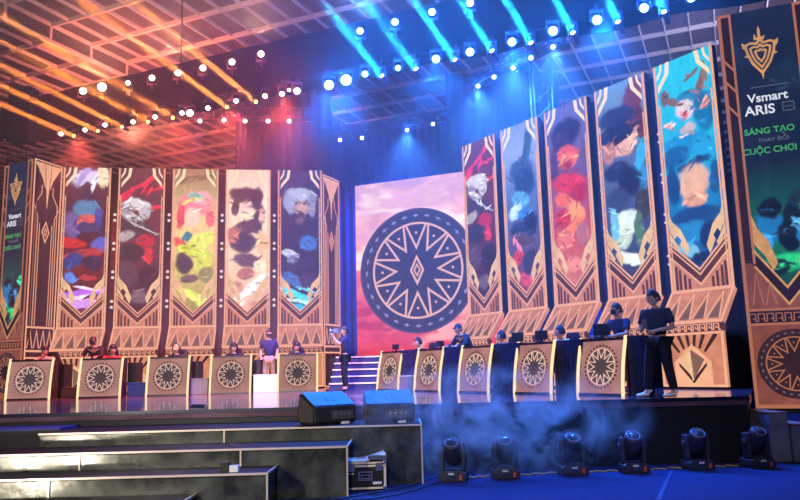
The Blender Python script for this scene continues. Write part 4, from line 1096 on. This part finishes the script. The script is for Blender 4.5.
# ------------------------------------------------------------------ stage wedges, flight case
def wedge(loc, rz, label, sc=1.0):
    t = thing('stage_monitor', label, 'speaker', loc, rz, 'wedge speakers on the top step'); t.scale = (sc,)*3
    w = .31; prof = [(.0, .04), (.12, .0), (.42, .0), (.5, .10), (.34, .36), (.22, .40), (.03, .32)]   # (y,z) side outline: sloped top
    prof = [(.0, .06), (.07, 0), (.44, .0), (.50, .06), (.46, .34), (.38, .42), (.12, .31)]
    mb = MB(); n = len(prof); vs = [(-w, y, z) for y, z in prof] + [(w, y, z) for y, z in prof]
    fs = [tuple(range(n)), tuple(range(2*n-1, n-1, -1))] + [(i, n+i, n+(i+1)%n, (i+1)%n) for i in range(n)]
    mb.add(vs, fs); mb.build('cabinet', M['speaker'], t, bevel=.012)
    return t, w, prof
def wedge2(loc, rz, label):
    """box speaker lying on its side, top face seen, grille end towards the left"""
    t = thing('stage_monitor', label, 'speaker', loc, rz, 'wedge speakers on the top step')
    # side outline in x,z : trapezoid cabinet tipped back; y is depth
    D = .36
    w = .33
    out = [(-.02, .04), (.03, 0), (.36, .0), (.46, .10), (.40, .40), (.34, .42), (.0, .24)]
    mb = MB(); n = len(out)
    vs = [(-w, y, z) for y, z in out] + [(w, y, z) for y, z in out]
    fs = [tuple(range(n))[::-1], tuple(range(n, 2*n))] + [((i+1)%n, n+(i+1)%n, n+i, i) for i in range(n)]
    mb.add(vs, fs); mb.build('cabinet', M['speaker'], t, bevel=.012)
    # thin sheet on the sloping top, tinted for the blue light
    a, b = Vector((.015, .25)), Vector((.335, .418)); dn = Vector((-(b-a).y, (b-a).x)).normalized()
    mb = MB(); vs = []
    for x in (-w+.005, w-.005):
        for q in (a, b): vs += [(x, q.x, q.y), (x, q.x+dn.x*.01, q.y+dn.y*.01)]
    mb.add(vs, [(0,1,3,2),(4,6,7,5),(0,4,5,1),(2,3,7,6),(1,5,7,3),(0,2,6,4)]); mb.build('blue_lit_top', M['speaker_top'], t)
    for x in (-.07, .03):
        mb = MB(); c = a.lerp(b, .45)
        u = (b-a).normalized()
        p0 = c-u*.05; p1 = c+u*.05
        vs = []
        for xx in (x, x+.055):
            for q in (p0, p1): vs += [(xx, q.x+dn.x*.008, q.y+dn.y*.008), (xx, q.x+dn.x*.014, q.y+dn.y*.014)]
        mb.add(vs, [(0,1,3,2),(4,6,7,5),(0,4,5,1),(2,3,7,6),(1,5,7,3),(0,2,6,4)]); mb.build('handle_slot', M['black'], t)
    # end grille on the left end
    g = [(.03, .05), (.05, .035), (.34, .035), (.41, .11), (.36, .36), (.33, .375), (.03, .22)]
    mb = MB(); n = len(g); vs = [(-w-.012, y, z) for y, z in g]+[(-w, y, z) for y, z in g]
    mb.add(vs, [tuple(range(n))[::-1], tuple(range(n, 2*n))] + [((i+1)%n, n+(i+1)%n, n+i, i) for i in range(n)]); mb.build('end_grille', M['grille'], t)
    MB().box(-.06, .28, -.02, -.004, .07, .18).build('connector_plate', M['grille'], t)
    mb = MB()
    for x in (.0, .07, .14, .21): mb.lathe([(.02, 0), (.02, .012), (.01, .014)], (x, -.02, .125), (0, -1, 0), 10)
    mb.build('sockets', M['chrome'], t)
    MB().box(.1, .2, -.04, .06, -.0, .03).build('foot', M['paper'], t)
    return t
p = z_at(330, 419, .75)
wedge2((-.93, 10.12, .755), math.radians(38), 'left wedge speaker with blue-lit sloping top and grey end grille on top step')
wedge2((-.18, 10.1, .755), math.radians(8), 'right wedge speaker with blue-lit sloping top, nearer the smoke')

cx0 = y_at(344.5, 489, 9.35).x; cx1 = y_at(386.5, 489, 9.35).x
t = thing('flight_case', 'small black flight case with aluminium edges and an open lid on the carpet', 'case', ((cx0+cx1)/2, 9.35, 0), math.radians(6))
hw = (cx1-cx0)/2
MB().box(-hw+.015, hw-.015, .0, .36, .03, .335).build('body', M['case_black'], t)
mb = MB()
for x in (-hw, hw-.03):
    for y in (-.01, .34): mb.box(x, x+.03, y, y+.03, .02, .35)
for z in (.02, .32, .285): 
    for y in (-.01, .34): mb.box(-hw, hw, y, y+.03, z, z+.022)
for x in (-hw, hw-.03): 
    for z in (.02, .32): mb.box(x, x+.03, 0, .36, z, z+.022)
mb.build('edging', M['case_alu'], t)
for s in (-1, 1):
    mb = MB(); mb.ball((s*(hw-.025), 0, .04), .024); mb.ball((s*(hw-.025), 0, .335), .024); mb.build('ball_corners', M['chrome'], t, True)
    mb = MB(); mb.box(s*.17-.04, s*.17+.04, -.02, -.008, .235, .33); mb.box(s*.17-.015, s*.17+.015, -.032, -.02, .25, .31); mb.build('butterfly_latch', M['chrome'], t)
mb = MB(); mb.stroke([(-.08, .13), (.08, .13), (.08, .225), (-.08, .225)], .016, -.02, -.004, True); mb.stroke([(-.05, .15), (.05, .15), (.05, .19), (-.05, .19)], .012, -.026, -.012, True); mb.build('handle', M['chrome'], t)
mb = MB(); mb.box(-.2, -.14, -.006, 0, .2, .215); mb.box(.09, .2, -.006, 0, .075, .105); mb.build('name_plate', M['paper'], t)
mb = MB(lambda p: Vector((p.x, p.y, p.z+.345+max(0, p.x)*.28)))
for i in range(6): mb.box(-hw+.0+i*2*hw/6, -hw+(i+1)*2*hw/6, -.0, .36, .0, .022)
mb.build('lid', M['case_white'], t)
mb = MB(); mb.box(-.1, .02, .1, .2, .37, .39); mb.box(.04, hw+.01, -.02, .03, .37, .42); mb.build('lid_fittings', M['chrome'], t)

# ------------------------------------------------------------------ moving heads
def floor_head(loc, rz, label):
    t = thing('moving_head_light', label, 'stage light', loc, rz, 'moving heads on the carpet'); t.scale = (.95, .95, .92)
    mb = MB(); mb.prism([(-.19, .0), (.19, .0), (.2, .06), (.19, .12), (.14, .15), (-.14, .15), (-.19, .12), (-.2, .06)], -.15, .15); base = mb.build('base', M['lamp_black'], t, bevel=.012)
    MB().box(.1, .135, -.158, -.15, .03, .1).build('connector', M['orange'], base)
    MB().box(-.06, .05, -.156, -.15, .04, .085).build('display', M['glass_lens'], base)
    MB().box(-.05, .03, -.157, -.15, .1, .125).build('sticker', M['paper'], base)
    for s in (-1, 1):
        mb = MB(); mb.prism([(s*.12, .15), (s*.18, .15), (s*.19, .42), (s*.175, .5), (s*.15, .53), (s*.12, .5)], -.075, .075); mb.build('yoke_arm', M['lamp_black'], t, bevel=.015)
    a = Vector((0, -.62, .79)).normalized(); c = Vector((0, .0, .40))
    mb = MB(); mb.lathe([(.05, -.2), (.10, -.19), (.13, -.1), (.135, .02), (.125, .12), (.12, .17), (.105, .18)], c, a, 24); hd = mb.build('head', M['lamp_black'], t, True)
    mb = MB(); mb.lathe([(.085, .0), (.082, .012), (.055, .028), (0.0, .034)], c+a*.175, a, 20); mb.build('lens', M['glass_lens'], hd, True)
    mb = MB(); mb.lathe([(.088, 0), (.098, .004), (.098, .014), (.09, .017), (.08, .012), (.08, .002)], c+a*.176, a, 20); mb.build('lens_ring', M['chrome_dim'], hd, True)
    mb = MB(); mb.lathe([(.03, 0), (.03, .012), (.0, .014)], (-.19, 0, .4), (-1, 0, 0), 12); mb.lathe([(.03, 0), (.03, .012), (.0, .014)], (.19, 0, .4), (1, 0, 0), 12); mb.build('tilt_bearings', M['chrome_dim'], t)
    return t
wd = ['leftmost moving head light on the carpet, half in smoke beside the black steps', 'second moving head light from the left, in thick smoke', 'third moving head light from the left with white sticker, below the angled desks',
      'third moving head light from the right, on the blue carpet', 'second moving head light from the right, below the standing man', 'rightmost moving head light, at the stage corner by the grey blocks']
fh = []
for i, (px, Y) in enumerate(((453, 10.0), (505, 10.15), (572, 10.3), (633, 10.35), (697, 10.5), (757, 10.55))):
    r = ray(px, 460); p = Vector((r.x/r.y*Y, Y, 0)); fh.append(p)
    floor_head(p, math.radians((-12, -5, 3, 0, 6, 12)[i]), wd[i])
# cables along the stage foot
def cable(name, pts, r, mat, label):
    cu = bpy.data.curves.new(name, 'CURVE'); cu.dimensions = '3D'; cu.bevel_depth = r; cu.bevel_resolution = 2
    sp = cu.splines.new('NURBS'); sp.points.add(len(pts)-1)
    for i, q in enumerate(pts): sp.points[i].co = (*q, 1)
    sp.use_endpoint_u = True; sp.order_u = 3
    cu.materials.append(mat); o = bpy.data.objects.new(name, cu); C.objects.link(o)
    bpy.context.view_layer.update()
    me = bpy.data.meshes.new_from_object(o.evaluated_get(bpy.context.evaluated_depsgraph_get()))
    bpy.data.objects.remove(o); bpy.data.curves.remove(cu)
    o = bpy.data.objects.new(name, me); C.objects.link(o); tag(o, label, 'cable')
    return o
for i in range(5):
    a, b = fh[i], fh[i+1]
    pts = [(a.x+.2+(b.x-a.x-.4)*k/8, a.y+.12+(b.y-a.y)*k/8+.07*math.sin(k*1.9+i), .012) for k in range(9)]
    cable('power_cable', pts, .011, M['cable'], 'yellowish cable on the carpet between the %s and %s moving head lights' % (['first', 'second', 'third', 'fourth', 'fifth'][i], ['second', 'third', 'fourth', 'fifth', 'last'][i]))
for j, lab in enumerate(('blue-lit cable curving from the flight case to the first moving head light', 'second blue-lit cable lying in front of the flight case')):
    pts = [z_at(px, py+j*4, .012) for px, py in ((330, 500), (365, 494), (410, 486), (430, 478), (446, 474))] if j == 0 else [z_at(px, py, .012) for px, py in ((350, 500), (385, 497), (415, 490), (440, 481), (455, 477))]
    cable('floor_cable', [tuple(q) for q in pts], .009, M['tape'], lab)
o = MB().slab([tuple(z_at(671, 469, 0).xy), tuple(z_at(674, 469, 0).xy), tuple(z_at(661, 500, 0).xy), tuple(z_at(656, 500, 0).xy)], .001, .006).build('floor_tape', M['tape'])
tag(o, 'pale blue tape strip running forward over the carpet below the standing man', 'tape')
# small black fixture on the deck edge
p = z_at(208, 407, STG)
t = thing('dropped_cable_coil', 'small coiled black cable on the front edge of the stage floor', 'cable', (p.x, SY+.15, STG))
mb = MB()
for i in range(24):
    a, b = 2*PI*i/10, 2*PI*(i+1)/10; r = .08+.002*i
    mb.tube((r*math.cos(a), r*.8*math.sin(a), .012+.002*i), (r*math.cos(b), r*.8*math.sin(b), .012+.002*(i+1)), .01, 6)
mb.build('coil', M['black'], t)
MB().box(.08, .16, -.02, .02, .0, .035).build('plug', M['black'], t)

# ------------------------------------------------------------------ trusses and hanging lights
def truss(A, B, h, label, cat='truss', wrap=None, size=.32):
    """lattice box truss between A and B (horizontal) or vertical"""
    A, B = Vector(A), Vector(B); d = (B-A); L = d.length; d.normalize()
    t = thing('lighting_truss', label, cat, A)
    side = d.cross(Vector((0, 0, 1)))
    if side.length < .1: side = Vector((1, 0, 0)); up = Vector((0, 1, 0))
    else: side.normalize(); up = Vector((0, 0, 1))
    s = size/2
    mb = MB()
    cs = [(side*a + up*b) for a, b in ((-s, -s), (s, -s), (s, s), (-s, s))]
    for c in cs: mb.tube(c, c+d*L, .024, 6)
    mb.build('chords', M['alu_truss'], t)
    mb = MB(); n = max(2, int(L/.45))
    for k in range(n):
        a, b = L*k/n, L*(k+1)/n
        for q in range(4):
            c0, c1 = cs[q], cs[(q+1) % 4]
            mb.tube(c0+d*a, c1+d*b, .012, 5)
            if k % 2 == 0: mb.tube(c0+d*a, c1+d*a, .012, 5)
    mb.build('bracing', M['alu_truss'], t)
    if wrap:
        z0, z1 = wrap
        mb = MB(); vs = []; fs = []; n = int(L/.3)
        sd = side if side.y < 0 else -side
        for i in range(n+1):
            q = d*(L*i/n)+sd*(s+.05+.02*math.sin(i*1.3)); q2 = d*(L*i/n)-sd*(s+.05)
            dz = .05*math.sin(i*.7)
            vs += [(q.x, q.y, q.z+z0+dz), (q.x, q.y, q.z+z1), (q2.x, q2.y, q2.z+z1), (q2.x, q2.y, q2.z+z0+dz)]
        for i in range(n):
            a = 4*i; b = a+4
            fs += [(a, b, b+1, a+1), (a+1, b+1, b+2, a+2), (a+2, b+2, b+3, a+3)]
        mb.add(vs, fs); ob = mb.build('cloth_wrap', M['cloth'], t); ob.modifiers.new('solid', 'SOLIDIFY').thickness = .01
    return t
TA = Vector((-10.12, 21.05)); TB = Vector((5.62, 14.24)); tdir = (TB-TA).normalized()
def T1(s, z): q = TA+tdir*s; return Vector((q.x, q.y, z))
ZW0, ZW1 = 8.75, 9.85
truss(T1(-2.2, 9.3), T1(19.5, 9.3), 0, 'long front lighting truss wrapped in black cloth, running across the whole hall', wrap=(-.62, .55), size=.6)
# hangers of the main truss up to the ceiling
for i, s in enumerate((4.5, 14.5)):
    a = T1(s, 9.6); o = MB().tube((0, 0, 0), (0, 0, ZC-9.6), .02).build('hoist_chain', M['black']); o.location = a
    tag(o, ('hoist chain above the red side of the front truss', 'hoist chain above the blue side of the front truss')[i], 'chain')
# rear trusses
def seg(px0, py0, px1, py1, z): return z_at(px0, py0, z), z_at(px1, py1, z)
a, b = seg(188, 114, 312, 114, 10.0); truss(a, b, 0, 'rear truss above the left banner row, with small pink-white lights', size=.35)
a, b = z_at(326, 135, 10.0), z_at(452, 116, 10.0); truss(a, b, 0, 'rear truss above the pink screen, with three small lamps', size=.35)
a, b = seg(468, 86, 600, 14, 10.0); truss(a, b, 0, 'rear truss above the right banner row, sloping up to the right', size=.35)
p = y_at(251, 150, 24.6); truss((p.x, p.y, 0), (p.x, p.y, 10.0), 0, 'vertical lattice tower behind the left banner row', 'truss tower', size=.5)
p = y_at(541, 90, 19.6); truss((p.x, p.y, 0), (p.x, p.y, 10.0), 0, 'vertical lattice tower behind the right banner row', 'truss tower', size=.5)
p = T1(-1.0, 0); p = y_at(22, 150, 23.2); truss((p.x, p.y, 0), (p.x, p.y, 8.9), 0, 'lattice tower under the left end of the front truss', 'truss tower', size=.6)
p = y_at(25, 100, 20.7)
o = MB().slab([(-.36, -.25), (.30, -.3), (.36, .1), (-.3, .12)], 8.3, 9.95).build('black_drape', M['cloth']); o.location = (p.x, p.y, 0)
tag(o, 'black cloth hood around the tower top at the left end of the front truss', 'drape')

LENS = {'red': emit('lens_warm_red', (255, 208, 186), 9), 'white': emit('lens_warm_white', (255, 236, 226), 7), 'amber': emit('lens_amber', (255, 190, 96), 6), 'blue': emit('lens_cyan', (150, 232, 255), 9), 'small': emit('lens_pale_blue', (200, 236, 255), 6), 'pink': emit('lens_pink_white', (255, 214, 222), 7)}
def hang_meshes(r):
    P = [('clamp', MB().box(-.04, .04, -.04, .04, .22, .36).mesh('clamp', M['black']))]
    mb = MB(); mb.box(-r-.05, -r-.02, -.03, .03, -.04, .2); mb.box(r+.02, r+.05, -.03, .03, -.04, .2); mb.box(-r-.05, r+.05, -.05, .05, .17, .23); P.append(('yoke', mb.mesh('yoke', M['lamp_black'])))
    return P
HM = {}
def hanging(p, r, col, label, grp, aim=None, top=False, name='spotlight'):
    """lamp head aimed at the hall; p = lens centre"""
    aim = Vector(aim if aim is not None else (-p.x*.5, -p.y, (EYE-p.z)*.7)).normalized()
    rz = math.atan2(aim.y, aim.x)+PI/2
    t = thing(name, label, 'stage light', p, rz, grp)
    r *= .8; key = round(r, 3)
    if key not in HM: HM[key] = hang_meshes(r)
    for nm_, me in HM[key]:
        o = bpy.data.objects.new(nm_, me); C.objects.link(o); o.parent = t
        if top: o.rotation_euler = (0, PI, 0)
    la = Vector((0, -math.hypot(aim.x, aim.y), aim.z))
    k2 = (key, round(la.z, 1), col)
    if k2 not in HM:
        h = MB(); h.lathe([(r*.5, -.34), (r*.95, -.28), (r*1.15, -.1), (r*1.12, -.02), (r*1.2, .0), (r*1.02, .004)], (0, 0, 0), la, 14)
        l = MB(); l.lathe([(r, 0.0), (r*.95, .008), (0, .02)], la*.004, la, 18)
        HM[k2] = (h.mesh('head', M['lamp_black'], True), l.mesh('lens', LENS[col], True))
    ho = None
    for nm_, me in zip(('head', 'lens'), HM[k2]):
        o = bpy.data.objects.new(nm_, me); C.objects.link(o); o.parent = ho or t
        ho = o
    return t
LIGHTS = []
def spot(loc, aim, energy, col, angle, blend=.3, radius=.05, name='light'):
    l = bpy.data.lights.new(name, 'SPOT'); l.energy = energy; l.color = col; l.spot_size = math.radians(angle); l.spot_blend = blend; l.shadow_soft_size = radius
    o = bpy.data.objects.new(name, l); C.objects.link(o); o.location = loc
    o.rotation_euler = Vector(aim).normalized().to_track_quat('-Z', 'Y').to_euler(); return o
def ordinal(i, n):
    w = ['first', 'second', 'third', 'fourth', 'fifth', 'sixth', 'seventh', 'eighth', 'ninth', 'tenth', 'eleventh', 'twelfth', 'thirteenth', 'fourteenth', 'fifteenth', 'sixteenth', 'seventeenth', 'eighteenth', 'nineteenth', 'twentieth']
    return w[i]
rows = {
 'toprow_red': (('red', .10, 'warm-glowing spotlight standing on the top edge of the front truss, %s from the left'), [(83,91,.12),(102,87,.15),(128,83,.08),(152,78),(178,73),(203,68),(232,62),(261,54)]),
 'toprow_blue': (('blue', .10, 'cyan spotlight on top of the front truss, %s cyan one there from the left'), [(360,31),(395,22),(432,12),(470,3)]),
 'under_red': (('white', .075, 'white-hot spotlight hanging under the front truss over the red side, %s from the left'), [(61,134),(85,130),(105,125),(133,122),(155,117),(182,113),(190,113,.11),(208,108),(236,101),(265,96),(282,94),(289,90,.05),(297,91,.10)]),
 'amber': (('amber', .06, 'amber beam light hanging under the front truss, %s from the left'), [(74,136),(98,131),(122,127),(148,122),(173,118),(227,107),(256,102)]),
 'under_blue': (('blue', .10, 'bright cyan spotlight hanging under the front truss over the blue side, %s from the left'), [(329,85,.14),(346,80,.16),(365,74,.09),(398,68,.08),(436,59,.11),(470,52,.11),(512,42,.11),(553,31,.12),(597,20,.12),(644,8,.11),(691,-2,.1)]),
 'cyan': (('small', .07, 'cyan beam light hanging under the front truss, %s from the left'), [(382,76),(416,69),(455,60),(492,51),(531,43),(573,33),(618,22),(664,12)]),
}
def seg_pos(px, py, dy=-.0):
    o = TA + Vector((tdir.y, -tdir.x))*0
    n = Vector((tdir.y, -tdir.x))      # toward the viewer
    if n.y > 0: n = -n
    o = TA+n*.42
    s, z = plane_at(px, py, o, tdir); q = o+tdir*s
    return Vector((q.x, q.y, z))
def vp_dir(px, py): r = ray(px, py); return -r.normalized()
d_am = vp_dir(560, 349); d_cy = vp_dir(1000, 846)
pos = {}; fixt = {}
for key, ((col, r0, lab), lst) in rows.items():
    pos[key] = []
    for i, e in enumerate(lst):
        r = e[2] if len(e) > 2 else r0
        p = seg_pos(e[0], e[1]); pos[key].append(p)
        aim = d_am if key == 'amber' else d_cy if key == 'cyan' else None
        f = hanging(p, r, col, lab % ordinal(i, len(lst)), {'toprow_red': 'warm lights on top of the front truss', 'toprow_blue': 'cyan lights on top of the front truss', 'under_red': 'white lights under the red side', 'amber': 'amber beam lights', 'under_blue': 'cyan lights under the blue side', 'cyan': 'cyan beam lights'}[key], aim, top=key.startswith('toprow'), name='spotlight' if key not in ('amber', 'cyan') else 'beam_light')
        fixt.setdefault(key, []).append(f)
back = [('pink', .085, 'pink-white lamp on the rear truss above the left banner row, %s from the left', 'lamps of the left rear truss', [(200,121),(224,120),(245,121),(268,121),(289,121)], 9.7),
        ('white', .08, 'small warm lamp on the rear truss above the pink screen, %s from the left', 'lamps of the middle rear truss', [(340,140),(362,138)], 9.7),
        ('small', .08, 'pale cyan lamp on the rear truss near the blue curtain, %s from the left', 'pale lamps of the middle rear truss', [(407,130),(433,124)], 9.7),
        ('small', .08, 'pale cyan lamp on the rear truss above the right banner row, %s from the left', 'lamps of the right rear truss', [(478,86),(494,77),(513,68),(531,58),(553,47)], 9.7)]
for col, r, lab, grp, lst, z in back:
    for i, (px, py) in enumerate(lst):
        p = z_at(px, py, z); hanging(p, r, col, lab % ordinal(i, 5), grp)
        pos.setdefault(col+'_back', []).append(p)

# ------------------------------------------------------------------ light
def beam_haze():
    m = bpy.data.materials.new('beam_haze'); m.use_nodes = True; nt = m.node_tree; nt.nodes.clear()
    o = nt.nodes.new('ShaderNodeOutputMaterial'); v = nt.nodes.new('ShaderNodeVolumeScatter'); v.inputs['Density'].default_value = .07; v.inputs['Color'].default_value = (1, 1, 1, 1)
    nt.links.new(v.outputs[0], o.inputs['Volume']); return m
M['beam_haze'] = beam_haze()
RED = (1, .10, .07); ORANGE = (1, .36, .06); BLUE = (.012, .17, 1); CYAN = (.04, .5, 1)
down = Vector((0, -.25, -1))
def light_energy():
    def beam(p, d, power, col, r, length, fixture):
        l = bpy.data.lights.new('beam', 'AREA'); l.shape = 'DISK'; l.size = r*1.6; l.spread = math.radians(1.2); l.energy = power; l.color = col
        o = bpy.data.objects.new('beam', l); C.objects.link(o); o.location = p+d*.05; o.rotation_euler = d.to_track_quat('-Z', 'Y').to_euler()
        mb = MB(); q = fixture.matrix_basis.inverted()
        a = q @ (p+d*.06); b = q @ (p+d*length); mb.tube(a, b, r*.9, 16, r*.9+length*.012); mb.build('lit_haze_beam', M['beam_haze'], fixture)
    for p, f in zip(pos['amber'], fixt['amber']): beam(p, d_am, 13, (1, .27, .045), .085, 15, f)
    for p, f in zip(pos['cyan'], fixt['cyan']): beam(p, d_cy, 34, (.02, .50, 1), .10, 8, f)
    for i in (1, 5, 8, 11): spot(pos['under_red'][i]+Vector((0, -.3, -.2)), (-.1, .25, -1), 3600, RED, 95, .8, .1, 'red_wash')
    for i in (1, 4, 7): spot(pos['toprow_red'][i]+Vector((0, -.4, .25)), (-.1, .1, 1), 800, (1, .46, .30), 150, .9, .15, 'orange_ceiling_wash')
    for i in (0, 1, 4, 6, 8): spot(pos['under_blue'][i]+Vector((0, -.3, -.2)), (0, -.05, -1), 3600, BLUE, 110, .8, .1, 'blue_wash')
    for i in (0, 3): spot(pos['toprow_blue'][i]+Vector((0, -.4, .25)), (.1, .1, 1), 2600, (.08, .30, 1), 150, .9, .15, 'blue_ceiling_wash')
    for p in pos['pink_back'][::2]: spot(p+Vector((0, -.2, -.1)), (0, -.3, -1), 900, (1, .15, .35), 40, .7, .08, 'pink_wash')
    for p in pos['small_back'][::2]: spot(p+Vector((0, -.2, -.1)), (0, .5, -1), 4200, (.04, .22, 1), 110, .8, .08, 'blue_back_wash')
    spot((2.2, 7.5, 9.0), (-.05, .3, -1), 2200, (.02, .2, 1), 40, .8, .1, 'smoke_fill')  # added blue spot to light the smoke, no fixture here
    spot((-9, 23.5, 9.3), (-.05, .6, .6), 6500, (1, .22, .13), 120, .9, .2, 'red_rear_fill')  # added red spot to brighten the rear ceiling, no fixture here
    spot((-3.2, -3, 6.8), Vector((-3.0, 19, 1.6))-Vector((-3.2, -3, 6.8)), 13000, (1, .93, .84), 24, .8, .12, 'front_fill')  # added fill from behind the viewpoint, brightens left desks and boxes
    spot((-5.75, 6.2, .33), (.42, 1, .08), 170, (1, .88, .66), 60, .7, .06, 'glint_fill')  # low spots added out of view to make glints on the risers
    spot((-4.95, 6.2, .18), (.34, 1, .08), 150, (1, .88, .66), 60, .7, .05, 'glint_fill')
    # added warm fills behind the viewpoint, no lamps known there
    spot((-5.5, 0, 3.4), (.1, 1.0, -.26), 2600, (1, .88, .74), 60, .8, .12, 'front_fill')
    spot((-1.2, -4, 7.5), (.0, 1.0, -.36), 2400, (1, .9, .8), 60, .8, .12, 'front_fill')
    spot((-9, 12, 9.5), (0, .3, 1), 1300, (1, .76, .58), 160, .9, .4, 'ceiling_fill')  # upward fills added to brighten the ceiling, no lamps hang here
    spot((5, 9, 9.0), (.1, .3, 1), 4600, (.55, .60, 1), 160, .9, .4, 'ceiling_fill')
    spot((13, 20, 9.5), (-.1, .3, 1), 4600, (.62, .62, 1), 160, .9, .4, 'ceiling_fill')
    # the lamps themselves glow in the haze
    def glow(p, e, col):
        l = bpy.data.lights.new('lamp_glow', 'POINT'); l.energy = e; l.color = col; l.shadow_soft_size = .08
        o = bpy.data.objects.new('lamp_glow', l); C.objects.link(o); o.location = p+Vector((-.05, -.3, -.05))
    for p in pos['under_blue']: glow(p, 140, (.01, .17, 1))
    for p in pos['toprow_blue']: glow(p, 60, (.01, .17, 1))
    for p in pos['toprow_red']: glow(p, 9, (1, .12, .07))
    for p in pos['under_red'][::2]: glow(p, 34, (1, .10, .09))
    for p in pos['pink_back']: glow(p, 30, (1, .10, .15))
    for p in pos['small_back'][::2]: glow(p, 90, (.01, .17, 1))
light_energy()

# haze in the hall air
def volume(name, box, density, col, aniso, label, noise_=None):
    mb = MB().box(*box)
    m = bpy.data.materials.new(name); m.use_nodes = True; nt = m.node_tree; nt.nodes.clear()
    o = nt.nodes.new('ShaderNodeOutputMaterial'); v = nt.nodes.new('ShaderNodeVolumeScatter')
    v.inputs['Color'].default_value = (*col, 1); v.inputs['Density'].default_value = density; v.inputs['Anisotropy'].default_value = aniso
    nt.links.new(v.outputs[0], o.inputs['Volume'])
    if noise_: noise_(nt, v)
    ob = mb.build(name, m); tag(ob, label, 'haze', kind='stuff')
    return ob
def layered(nt, v):
    """denser towards the trusses, thin near the stage"""
    tc = nt.nodes.new('ShaderNodeTexCoord'); sp = nt.nodes.new('ShaderNodeSeparateXYZ'); nt.links.new(tc.outputs['Object'], sp.inputs[0])
    r = nt.nodes.new('ShaderNodeMapRange'); r.interpolation_type = 'SMOOTHSTEP'
    r.inputs['From Min'].default_value = 6.2; r.inputs['From Max'].default_value = 9.6; r.inputs['To Min'].default_value = .006; r.inputs['To Max'].default_value = .036
    nt.links.new(sp.outputs['Z'], r.inputs['Value']); nt.links.new(r.outputs[0], v.inputs['Density'])
volume('haze', (-16, 10, 3.2, 26, 1.9, 13.1), .012, (1, 1, 1), .3, 'thin stage haze hanging in the air between the trusses', layered)
def puffs(nt, v):
    tc = nt.nodes.new('ShaderNodeTexCoord'); n = nt.nodes.new('ShaderNodeTexNoise'); n.inputs['Scale'].default_value = 2.3; n.inputs['Detail'].default_value = 6; n.inputs['Roughness'].default_value = .62; n.inputs['Distortion'].default_value = .9
    nt.links.new(tc.outputs['Object'], n.inputs['Vector'])
    r = nt.nodes.new('ShaderNodeMapRange'); r.inputs['From Min'].default_value = .47; r.inputs['From Max'].default_value = .64; r.inputs['To Min'].default_value = 0; r.inputs['To Max'].default_value = 1.0
    nt.links.new(n.outputs['Fac'], r.inputs['Value'])
    # soft ellipsoid falloff
    sub = nt.nodes.new('ShaderNodeVectorMath'); sub.operation = 'SUBTRACT'; sub.inputs[1].default_value = (1.0, 10.2, .72); nt.links.new(tc.outputs['Object'], sub.inputs[0])
    sc = nt.nodes.new('ShaderNodeVectorMath'); sc.operation = 'MULTIPLY'; sc.inputs[1].default_value = (1/2.5, 1/.75, 1/.85); nt.links.new(sub.outputs[0], sc.inputs[0])
    ln = nt.nodes.new('ShaderNodeVectorMath'); ln.operation = 'LENGTH'; nt.links.new(sc.outputs[0], ln.inputs[0])
    f = nt.nodes.new('ShaderNodeMapRange'); f.inputs['From Min'].default_value = 1; f.inputs['From Max'].default_value = .35; f.inputs['To Min'].default_value = 0; f.inputs['To Max'].default_value = 1
    nt.links.new(ln.outputs['Value'], f.inputs['Value'])
    mu = nt.nodes.new('ShaderNodeMath'); mu.operation = 'MULTIPLY'; nt.links.new(r.outputs[0], mu.inputs[0]); nt.links.new(f.outputs[0], mu.inputs[1])
    m2 = nt.nodes.new('ShaderNodeMath'); m2.operation = 'MULTIPLY'; m2.inputs[1].default_value = 3.2; nt.links.new(mu.outputs[0], m2.inputs[0]); nt.links.new(m2.outputs[0], v.inputs['Density'])
volume('smoke', (-1.3, 4.0, 9.45, 10.95, .02, 1.85), 1, (.9, .95, 1), .0, 'drifting puffs of smoke before the stage front, lit blue', puffs)

# ------------------------------------------------------------------ world, camera, view
w = bpy.data.worlds.new('world'); bpy.context.scene.world = w; w.use_nodes = True
w.node_tree.nodes['Background'].inputs['Color'].default_value = (.02, .02, .05, 1); w.node_tree.nodes['Background'].inputs['Strength'].default_value = .35
cam = bpy.data.cameras.new('camera'); co = bpy.data.objects.new('camera', cam); C.objects.link(co)
cam.sensor_width = 36; cam.lens = 36*F/800; cam.clip_end = 200
co.location = (0, 0, EYE)
R = Matrix(((1, 0, 0), (0, math.cos(PITCH), -math.sin(PITCH)), (0, math.sin(PITCH), math.cos(PITCH)))) 
# level frame: right=x, forward=(0,cosP,sinP), up=(0,-sinP,cosP); then roll
fwd = Vector((0, math.cos(PITCH), math.sin(PITCH))); upv = Vector((0, -math.sin(PITCH), math.cos(PITCH))); rt = Vector((1, 0, 0))
cr, sr = math.cos(ROLL), math.sin(ROLL)
rt2 = rt*cr - upv*sr; up2 = rt*sr + upv*cr
co.matrix_world = Matrix(((rt2.x, up2.x, -fwd.x, 0), (rt2.y, up2.y, -fwd.y, 0), (rt2.z, up2.z, -fwd.z, EYE), (0, 0, 0, 1)))
sc = bpy.context.scene; sc.camera = co
sc.view_settings.view_transform = 'Standard'; sc.view_settings.look = 'None'; sc.view_settings.gamma = 1; sc.view_settings.exposure = 0; sc.view_settings.use_curve_mapping = False
sc.cycles.max_bounces = 6; sc.cycles.volume_bounces = 0; sc.cycles.diffuse_bounces = 2; sc.cycles.glossy_bounces = 3; sc.cycles.sample_clamp_indirect = 3; sc.cycles.sample_clamp_direct = 0
sc.cycles.use_denoising = True; sc.cycles.volume_step_rate = 2; sc.cycles.volume_max_steps = 64
